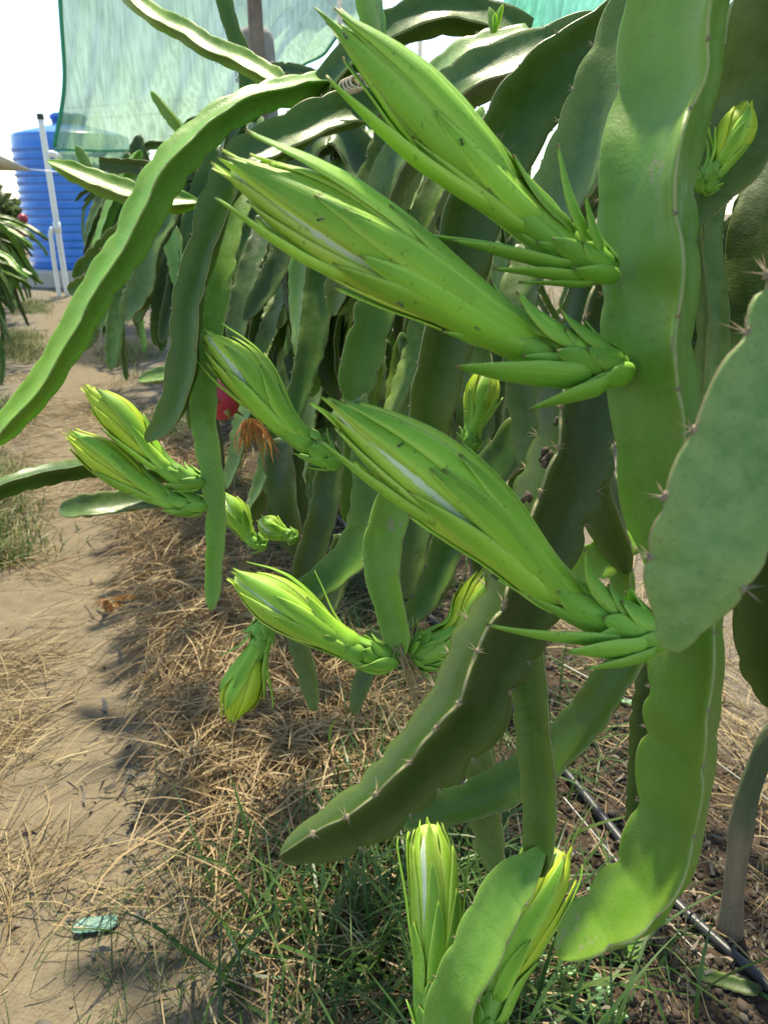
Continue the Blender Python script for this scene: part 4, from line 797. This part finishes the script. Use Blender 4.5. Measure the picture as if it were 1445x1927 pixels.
for k, ((x, y), lab, n) in enumerate(row):
    p = plant((x, y, 0), lab, 'dragon fruit plants in the near row'); rowp.append(p); climber(p, x, y, 1.5)
    fill(p, x, y, 1.42+.06*(k > 2), n, 20+k, areo=k < 1, scl=(.85, 1.05), sy=.22, ks=(3, 15) if k else (0, 9))
    if k > 1: fill(p, x, y, 1.5, 10, 50+k, az=(100, 260), mats=['dark', 'mid'], ks=(9, 15))
g = np.random.default_rng(505); k = 0
while k < 84:
    x0 = g.uniform(200, 600) if k < 54 else g.uniform(200, 440); y0 = g.uniform(250, 430); dd = g.uniform(1.9, 3.3); ln = g.uniform(200, 330)*2.0/dd; dx = g.normal(-45, 35)
    L_ = [(x0, y0, dd), (x0+dx*.35+g.normal(0, 5), y0+ln*.33, dd), (x0+dx*.75+g.normal(0, 6), y0+ln*.66, dd-.03), (x0+dx+g.normal(0, 8), y0+ln, dd-.05)]
    k += 1
    if at(*L_[-1])[2] < .15 or L_[-1][0] < 150: continue
    wd = g.uniform(40, 60)*1.5/dd; pxs(rowp[0], L_, [wd*.85, wd, wd, wd*.7], a0=g.uniform(0, 120), a1=g.uniform(0, 120), mat=('mid', 'blue', 'dark', 'waxy', 'mid', 'broad')[k % 6], hi=False, spacing=.034, amp=.13, wav=.09, seed=900+k, base=True)
left = [((-0.97, 7.4), 'nearest dragon fruit plant of the left row, at the left edge', 26), ((-0.92, 8.8), 'left-row dragon fruit plant carrying two red fruits', 34), ((-0.97, 10.6), 'left-row dragon fruit plant just before the white standpipe', 28), ((-1.07, 12.4), 'last visible dragon fruit plant of the left row', 22)]
leftp = []
for k, ((x, y), lab, n) in enumerate(left):
    p = plant((x, y, 0), lab, 'dragon fruit plants in the left row'); climber(p, x, y, 1.3); leftp.append(p)
    fill(p, x, y, 1.12, n+26, 70+k, az=(-130, 130), sy=.35, scl=(.65, 1.08), mats=['mid', 'dark', 'broad', 'mid'], ks=(9, 15)); fill(p, x, y, .85, 14, 170+k, az=(-130, 130), sy=.3, scl=(.8, 1.05), mats=['mid', 'dark', 'mid'], ks=(9, 15))
right = [((3.2, 2.2), 'dragon fruit plant of the next row, glimpsed at the right behind the near stems', 24), ((3.2, 4.2), 'farther dragon fruit plant of the next row behind the near stems', 24), ((3.2, 6.4), 'most distant dragon fruit plant of the right-hand row', 20)]
for k, ((x, y), lab, n) in enumerate(right):
    p = plant((x, y, 0), lab, 'dragon fruit plants in the right row'); climber(p, x, y, 1.4); fill(p, x, y, 1.4, n, 90+k, sy=.3)
# red fruits
M['fruit'] = (lambda t: (t.col(t.mix(t.ramp(t.noise(30, 3), [(.3, 0.), (.7, 1.)]), (.42, .02, .05), (.58, .05, .10))), t.setp(Roughness=.4), t.m)[-1])(NT('fruit_red'))
M['fruit_scale'] = flat_mat('fruit_scale', (.35, .10, .06), (.25, .30, .06), 40, .5, 0)
def fruit(parent, p, r, label, seed):
    g = np.random.default_rng(seed); p = np.asarray(p)
    prof = [(.001, -1.15), (.35, -1.1), (.75, -.75), (.98, -.2), (1., .15), (.86, .6), (.5, .95), (.2, 1.1), (.001, 1.08)]
    me = lathe_mesh('fruit', [(a*r, b*r) for a, b in prof], 20); o = link('fruit', me, M['fruit'], parent); o.location = p; o['label'] = label
    for k in range(12):
        a = k*2.4; zz = -.85+1.7*k/12; rr = math.sqrt(max(1-(zz*.85)**2, .1)); b = np.array([math.cos(a)*rr, math.sin(a)*rr, zz])*r; out = nrm(np.array([math.cos(a), math.sin(a), -.6])); sd_ = nrm(np.cross(out, [0, 0, 1.]))
        V = [b*.97-sd_*.22*r, b*.97+sd_*.22*r, b+out*.55*r*np.array([1, 1, 1]), b*.97+np.array([0, 0, .25*r])]
        s_ = link('scale', mk_mesh('fruit_scale', V, [(0, 1, 2), (1, 3, 2), (3, 0, 2)], smooth=False), M['fruit_scale']); s_.parent = o
fruit(leftp[1], at(44, 412, 7.5), .045, 'upper red fruit of the left row', 1)
fruit(leftp[1], at(40, 443, 7.5), .042, 'lower red fruit of the left row', 2)
fruit(PB, at(418, 750, 1.35), .034, 'red fruit half hidden behind the hanging stem', 3)
# dried orange flower hanging from the plant behind
g = np.random.default_rng(9); n = 70; B0 = at(472, 800, 1.12)
a = g.uniform(0, 6.28, n); rr = .014*np.sqrt(g.random(n)); B_ = B0+np.stack([np.cos(a)*rr, np.sin(a)*rr, .012-rr*.5], 1)
D_ = nrm(np.stack([np.cos(a)*.35, np.sin(a)*.35, -np.ones(n)], 1)+g.normal(0, .12, (n, 3)))
V, Q = ribbons(B_, D_, g.uniform(.035, .07, n), g.uniform(.002, .0035, n), g.normal(0, .008, (n, 3)), g.normal(0, .004, (n, 3)), 5, seed=3)
M['dryflower'] = isl_mat('dried_flower', [(0, (.22, .09, .03)), (.5, (.42, .20, .06)), (1, (.52, .30, .12))], .3)
link('dried_flower', mk_mesh('dried_flower', V, Q), M['dryflower'], PB)['label'] = 'orange-brown withered flower hanging in threads'
# aerial roots under the yellowing stem
n = 16; B_ = np.repeat(at(752, 1225, .895)[None], n, 0)+g.normal(0, .004, (n, 3))
D_ = nrm(np.array([0, 0, -1.])+g.normal(0, .25, (n, 3))+RT*.35)
for k in range(9):
    P = [B_[k], B_[k]+D_[k]*.03+g.normal(0, .003, 3), B_[k]+D_[k]*.055+g.normal(0, .006, 3)+np.array([0, 0, -.012]), B_[k]+D_[k]*g.uniform(.07, .085)+g.normal(0, .008, 3)+np.array([0, 0, -.03])]
    link('aerial_root', tube_mesh('aerial_root', P, [.0014, .0012, .0009, .0005], 6), M['straw'], PB)

# ------------------------------------------------------------------ posts, batten, rods, rope
M['wood'] = flat_mat('batten_wood', (.13, .095, .075), (.24, .18, .14), 20, .85, .5)
M['wire'] = flat_mat('grey_wire', (.25, .24, .22), (.40, .38, .35), 50, .5, 0)
PX, PY = .90, 3.62
def post(x, y, h, label, wires=True):
    e = empty('concrete_post', (x, y, 0), label, 'post', 'concrete trellis posts')
    prof = [(.001, -.05), (.088, -.05), (.088, .3), (.084, 1.), (.081, h-.09), (.077, h-.03), (.06, h-.005), (.001, h)]
    me = lathe_mesh('shaft', prof, 22); g = np.random.default_rng(3); co = np.zeros(len(me.vertices)*3); me.vertices.foreach_get('co', co); co = co.reshape(-1, 3); co[:, :2] *= (1+.03*vnoise(co[:, :1]*40+co[:, 2:]*9, co[:, 1:2]*40)); me.vertices.foreach_set('co', co.ravel()); me.update()
    o = link('shaft', me, M['concrete'], e); o.matrix_parent_inverse = Matrix()
    if wires:
        for k in range(5):
            a = np.linspace(0, 6.5, 30); z = h-.20+.012*k+.02*np.sin(a+k)
            o = link('binding_wire', tube_mesh('binding_wire', np.stack([np.cos(a)*(.092+.03*np.exp(-((a-4.4)/.5)**2)), np.sin(a)*(.092+.03*np.exp(-((a-4.4)/.5)**2)), z], 1), .0022, 5), M['wire'], e); o.matrix_parent_inverse = Matrix()
    return e
post(PX, PY, 2.02, 'rough round concrete post with wire binding and wooden batten, behind arching stems')
post(1.12, .48, 1.6, 'rounded concrete post of the nearest plant, at the right', False)
o = place(link('wooden_batten', box_mesh('wooden_batten', .055, .03, 2.65, .003), M['wood']), (PX-.022, PY-.110, 0), .1); tag(o, 'brown wooden batten wired upright to the concrete post', 'batten')
for (x, y, d, lab) in ((640, 40, 3.2, 'thin grey steel rod standing left of the uppermost bud'), (790, 80, 3.4, 'thin grey rod seen under the top arching stem')):
    p = at(x, y, d); tag(link('steel_rod', tube_mesh('steel_rod', [(p[0], p[1], -.05), (p[0], p[1], p[2]+(.3 if x < 700 else .08))], .011, 8), M['wire']), lab, 'rod', 'steel rods in the row')
M['rope'] = flat_mat('pale_rope', (.42, .34, .22), (.62, .54, .40), 300, .9, .4, .001)
a = np.linspace(0, 2*math.pi*4.2, 130); c0 = at(668, 158, 1.0)
P = c0+np.outer(np.cos(a)*.014, RT)+np.outer(np.sin(a)*.010, UP)+np.outer(np.linspace(-.012, .014, 130), RT*.8-FW*.6)
tag(link('rope_coil', tube_mesh('rope_coil', P, .0017, 6), M['rope']), 'small pale rope coil tied over the arching stem by the top bud', 'rope')
M['brick'] = flat_mat('red_brick', (.30, .07, .05), (.42, .12, .08), 25, .85, .4)
for k, (x, y, rz, lab) in enumerate([(.74, 3.05, .3, 'red brick lying at the foot of the concrete post'), (.98, 3.0, -.4, 'second red brick, right of the concrete post foot')]):
    o = place(link('brick', box_mesh('brick', .21, .10, .07, .006), M['brick']), (x, y, float(hz(x, y))-.005), rz); tag(o, lab, 'brick', 'bricks by the post')
# ------------------------------------------------------------------ drip pipe, threads
def ground_line(pts, r, lift, n=80, amp=0.): 
    P, _ = resample(catmull(np.array([(x, y, 0) for x, y in pts]), 200), n); P[:, 2] = np.convolve(np.pad(hz(P[:, 0], P[:, 1]), 6, 'edge'), np.ones(13)/13, 'valid')+r+lift; return P
tag(link('drip_pipe', tube_mesh('drip_pipe', ground_line([(1.0, -.3), (.975, .3), (.955, .56), (.925, .80), (.945, 1.19), (.96, 1.8), (.95, 3), (.97, 6)], .0105, .003), .0105, 12), M['black']), 'black plastic drip irrigation pipe lying on the dark soil', 'pipe')
M['thread'] = flat_mat('white_thread', (.55, .53, .48), (.68, .66, .6), 50, .6, 0)
tag(link('string', tube_mesh('string', [at(1060, 1500, 1.6), at(1240, 1715, 1.42), at(1350, 1830, 1.33), at(1480, 1960, 1.25)], .0012, 5, n=30), M['thread']), 'pale taut string running just above the drip pipe', 'string')
tag(link('string', tube_mesh('string', [at(1060, 1250, 1.5), at(1200, 1330, 1.4), at(1445, 1505, 1.3), at(1500, 1550, 1.28)], .0010, 5, n=30), M['thread']), 'thin pale string crossing behind the lobed stem end', 'string')
# ------------------------------------------------------------------ small things on the ground
def leafplate(name, L, W, th, mat, loc, rz, label, cat, bend=.15, jag=.0, tilt=0., group=None):
    nu, nv = 22, 7; u = np.linspace(0, 1, nu); v = np.linspace(-1, 1, nv); g = np.random.default_rng(int(L*1e4))
    wv = W*.5*np.clip(np.minimum(u*9, 1), 0, 1)**.5*np.clip((1-u)*7, 0, 1)**.4*(1+jag*np.abs(np.sin(u*22))-jag)
    X = (u-.5)[:, None]*L+0*v[None]; Yv = v[None]*wv[:, None]; Zv = bend*L*(4*(u-.5)**2)[:, None]*.25+.25*W*np.abs(v)[None]**2*.4+0*X
    A_ = np.stack([X, Yv, Zv+th], -1).reshape(-1, 3); B_ = np.stack([X, Yv*.97, Zv], -1).reshape(-1, 3); K = nu*nv
    i = np.arange(nu-1)[:, None]; j = np.arange(nv-1)[None]; qa = np.stack([i*nv+j, (i+1)*nv+j, (i+1)*nv+j+1, i*nv+j+1], -1).reshape(-1, 4)[:, ::-1]
    i = np.arange(nu-1); e1 = np.stack([i*nv, (i+1)*nv, (i+1)*nv+K, i*nv+K], 1); e2 = np.stack([i*nv+nv-1, i*nv+nv-1+K, (i+1)*nv+nv-1+K, (i+1)*nv+nv-1], 1)
    j = np.arange(nv-1); e3 = np.stack([j, j+K, j+1+K, j+1], 1); e4 = np.stack([(nu-1)*nv+j, (nu-1)*nv+j+1, (nu-1)*nv+j+1+K, (nu-1)*nv+j+K], 1)
    Z0 = float(hz(loc[0], loc[1])) if len(loc) == 2 else loc[2]
    o = place(link(name, mk_mesh(name, np.vstack([A_, B_]), np.vstack([qa, qa[:, ::-1]+K, e1, e2, e3, e4]), {'edge': np.tile(np.abs(np.tile(v, nu)), 2), 'lobe': np.ones(2*K)}), M[mat]), (loc[0], loc[1], Z0+.006), rz)
    o.rotation_euler = (tilt, 0, rz); tag(o, label, cat, group); return o
M['teal'] = flat_mat('cut_stem_teal', (.07, .19, .15), (.11, .24, .19), 30, .5, .2)
leafplate('cut_stem_slice', .088, .036, .003, 'teal', (-.125, 1.205), -.25, 'blue-green cut cactus slice lying on the path at the lower left', 'cactus slice', .05, .12)
leafplate('fallen_stem', .16, .035, .01, 'lime', (.30, .985), .1, 'yellow-green fallen stem piece half buried in the front grass', 'cactus piece', .25, .1)
leafplate('fallen_stem', .09, .03, .008, 'lime', (.79, .71), .35, 'pale green fallen stem chip on the soil below the lobed stem', 'cactus piece', .2, .15)
leafplate('fallen_stem', .11, .026, .006, 'dark', (.885, .60), -.75, 'dark green fallen stem strip beside the drip pipe', 'cactus piece', .2, .15, .3)
leafplate('fallen_stem', .10, .04, .01, 'waxy', (.28, 2.55), .6, 'grey-green fallen stem piece on the straw behind the paired buds', 'cactus piece', .2, .1)
M['plastic'] = flat_mat('grey_plastic_scrap', (.48, .49, .48), (.62, .63, .62), 15, .55, .3)
leafplate('plastic_scrap', .09, .06, .002, 'plastic', (.52, 1.9, .28), 1.2, 'pale grey plastic scrap hanging behind the orange dried flower', 'plastic', .6, .15, 1.2)
leafplate('plastic_scrap', .12, .06, .003, 'plastic', (-.05, 8.6), .2, 'small white plastic scrap lying far along the path', 'plastic', .6, .15)
# broad-leaved seedlings
M['weed'] = flat_mat('seedling_leaf', (.10, .26, .10), (.17, .34, .15), 40, .5, .2)
def weed(x, y, n, L, label, seed):
    g = np.random.default_rng(seed); z = float(hz(x, y)); e = empty('weed_seedling', (x, y, z), label, 'weed', 'seedlings on the soil')
    for k in range(n):
        a = k*2.4+g.uniform(0, .6); up = g.uniform(.5, 1.1); D_ = np.array([math.cos(a), math.sin(a), up]); D_ = D_/np.linalg.norm(D_); l = L*g.uniform(.7, 1.1)
        u = np.linspace(0, 1, 9); Cc = np.array([x, y, z])+np.outer(u*l, D_)+np.outer(u**2*l*.35, [D_[0], D_[1], -.9]); sd_ = nrm(np.cross(D_, [0, 0, 1.])); wv = l*.16*np.interp(u, [0, .3, .65, .9, 1], [.25, .6, 1, .8, .25])
        nn = np.cross(sd_, D_)
        V = np.stack([Cc-np.outer(wv, sd_)+np.outer(wv*.2, nn), Cc, Cc+np.outer(wv, sd_)+np.outer(wv*.2, nn)], 1).reshape(-1, 3); V2 = V-np.array([0, 0, .0008])
        i = np.arange(8)[:, None]; j = np.arange(2)[None]; Q = np.stack([i*3+j, i*3+j+1, (i+1)*3+j+1, (i+1)*3+j], -1).reshape(-1, 4)
        link('leaf', mk_mesh('leaf', np.vstack([V, V2]), np.vstack([Q, Q[:, ::-1]+27])), M['weed'], e)
weed(.66, .655, 5, .055, 'small broad-leaved seedling at the bottom edge right of the buds', 1)
weed(.82, .80, 4, .06, 'broad-leaved seedling behind the curving stem end', 2)
weed(.60, .72, 6, .06, 'leafy seedling at the foot of the leaning bottom bud', 3)
weed(1.25, 1.35, 5, .07, 'yellow-green seedling on the pale ground at the right', 4)
# dried brown leaf clump on the path edge
e = empty('dead_leaf_clump', (-.0, 2.55, float(hz(0, 2.55))), 'curled orange-brown dead leaf clump at the path edge', 'dead leaves')
g = np.random.default_rng(77)
for k in range(9):
    a = g.uniform(0, 6.28); L = g.uniform(.05, .10); b = np.array([[0+g.normal(0, .02), 2.55+g.normal(0, .03), float(hz(0, 2.55))+.008]])
    V, Q = ribbons(b, np.array([[math.cos(a), math.sin(a), .3]]), np.array([L]), np.array([L*.3]), g.normal(0, .03, (1, 3)), g.normal(0, .02, (1, 3)), 6, seed=k)
    link('leaf', mk_mesh('leaf', V, Q), M['dryflower'], e)
# thin dry stalks in the right foreground
for k, (pts, lab) in enumerate([([at(1300, 1990, 1.2), at(1292, 1850, 1.25), at(1288, 1760, 1.24), at(1300, 1640, 1.22)], 'thin dry grass stalk with seed wisp in front of the drip pipe'), ([at(1360, 1990, 1.2), at(1322, 1880, 1.25), at(1306, 1800, 1.25)], 'thin dry stalk leaning left at the lower right'), ([at(1425, 1820, 1.33), at(1437, 1700, 1.3), at(1432, 1600, 1.28)], 'upright pale stalk right of the woody trunk')]):
    tag(link('dry_stalk', tube_mesh('dry_stalk', pts, .0012, 5, n=20), M['straw']), lab, 'stalk', 'dry stalks by the drip pipe')

# ------------------------------------------------------------------ withered flower stubs on the dark stem, young sprout, ants
M['stub'] = flat_mat('withered_brown', (.05, .038, .028), (.17, .13, .09), 300, .95, .8, .003)
def stub(x, y, d, r, seed):
    g = np.random.default_rng(seed); p = at(x, y, d); V, Fc = [], []
    for k in range(7):
        c_ = g.normal(0, .45, 3)*r; V.append(p+c_+ico*(.35+.5*g.random((12, 1)))*r*np.array([1, .6, 1.])); Fc.append(icf+12*k)
    link('withered_stub', mk_mesh('withered_stub', np.vstack(V), np.vstack(Fc), smooth=False), M['stub'], PA)['label'] = 'dark shrivelled flower stub on the slanting stem'
for k, (x, y) in enumerate([(1032, 866), (994, 936), (964, 996), (1052, 792)]): stub(x, y, .60, (.0075, .006, .006, .004)[k], k)
for k, (pts, wd) in enumerate([([(928, 60, .9), (926, 36, .9), (920, 14, .9)], [10, 15, 9]), ([(930, 60, .9), (938, 32, .895), (946, 8, .89)], [9, 13, 8]), ([(928, 62, .9), (932, 40, .89), (931, 24, .885)], [8, 11, 7])]):
    pxs(PA, pts, wd, a0=80, mat='lime', hi=False, step=.002, spacing=.01, amp=.1, seed=950+k, areoles=None, name='sprout')
M['antmat'] = flat_mat('ant_black', (.008, .007, .006), (.015, .012, .01), 50, .35, 0)
def ant(x, y, d, rot, label):
    P0 = at(x, y, d); u = nrm(RT*math.cos(rot)+UP*math.sin(rot)); n_ = nrm(-FW); v_ = np.cross(n_, u); sz = .0011
    e = empty('ant', P0, label, 'ant', 'ants on the buds'); V, Fc = [], []
    for k, (o_, a, b) in enumerate(((-1.5, 1.25, .75), (0, .8, .5), (1.2, .65, .6))): V.append(P0+sz*((ico[:, :1]*a+o_)*u+ico[:, 1:2]*b*v_+ico[:, 2:]*b*n_)); Fc.append(icf+12*k)
    link('body', mk_mesh('ant_body', np.vstack(V), np.vstack(Fc)), M['antmat'], e)
    for k in range(6):
        sg = 1 if k % 2 else -1; o_ = (-.5, 0, .5)[k//2]; a = P0+sz*o_*u
        link('leg', tube_mesh('ant_leg', [a, a+sz*(sg*1.1*v_+.5*n_+o_*1.2*u), a+sz*(sg*2.0*v_-.5*n_+o_*2.4*u)], sz*.09, 4), M['antmat'], e)
for a_ in ((648, 66, .445, 2.2, 'small black ant near the tip of the uppermost bud'), (868, 266, .447, 1.9, 'small black ant midway along the uppermost bud'), (604, 412, .432, .3, 'small black ant high on the middle bud'), (752, 572, .436, 2.6, 'small black ant low on the flank of the middle bud'), (755, 836, .436, .6, 'small black ant on the upper part of the lowest large bud'), (930, 1086, .455, 2.4, 'small black ant on the neck of the lowest large bud')): ant(*a_)
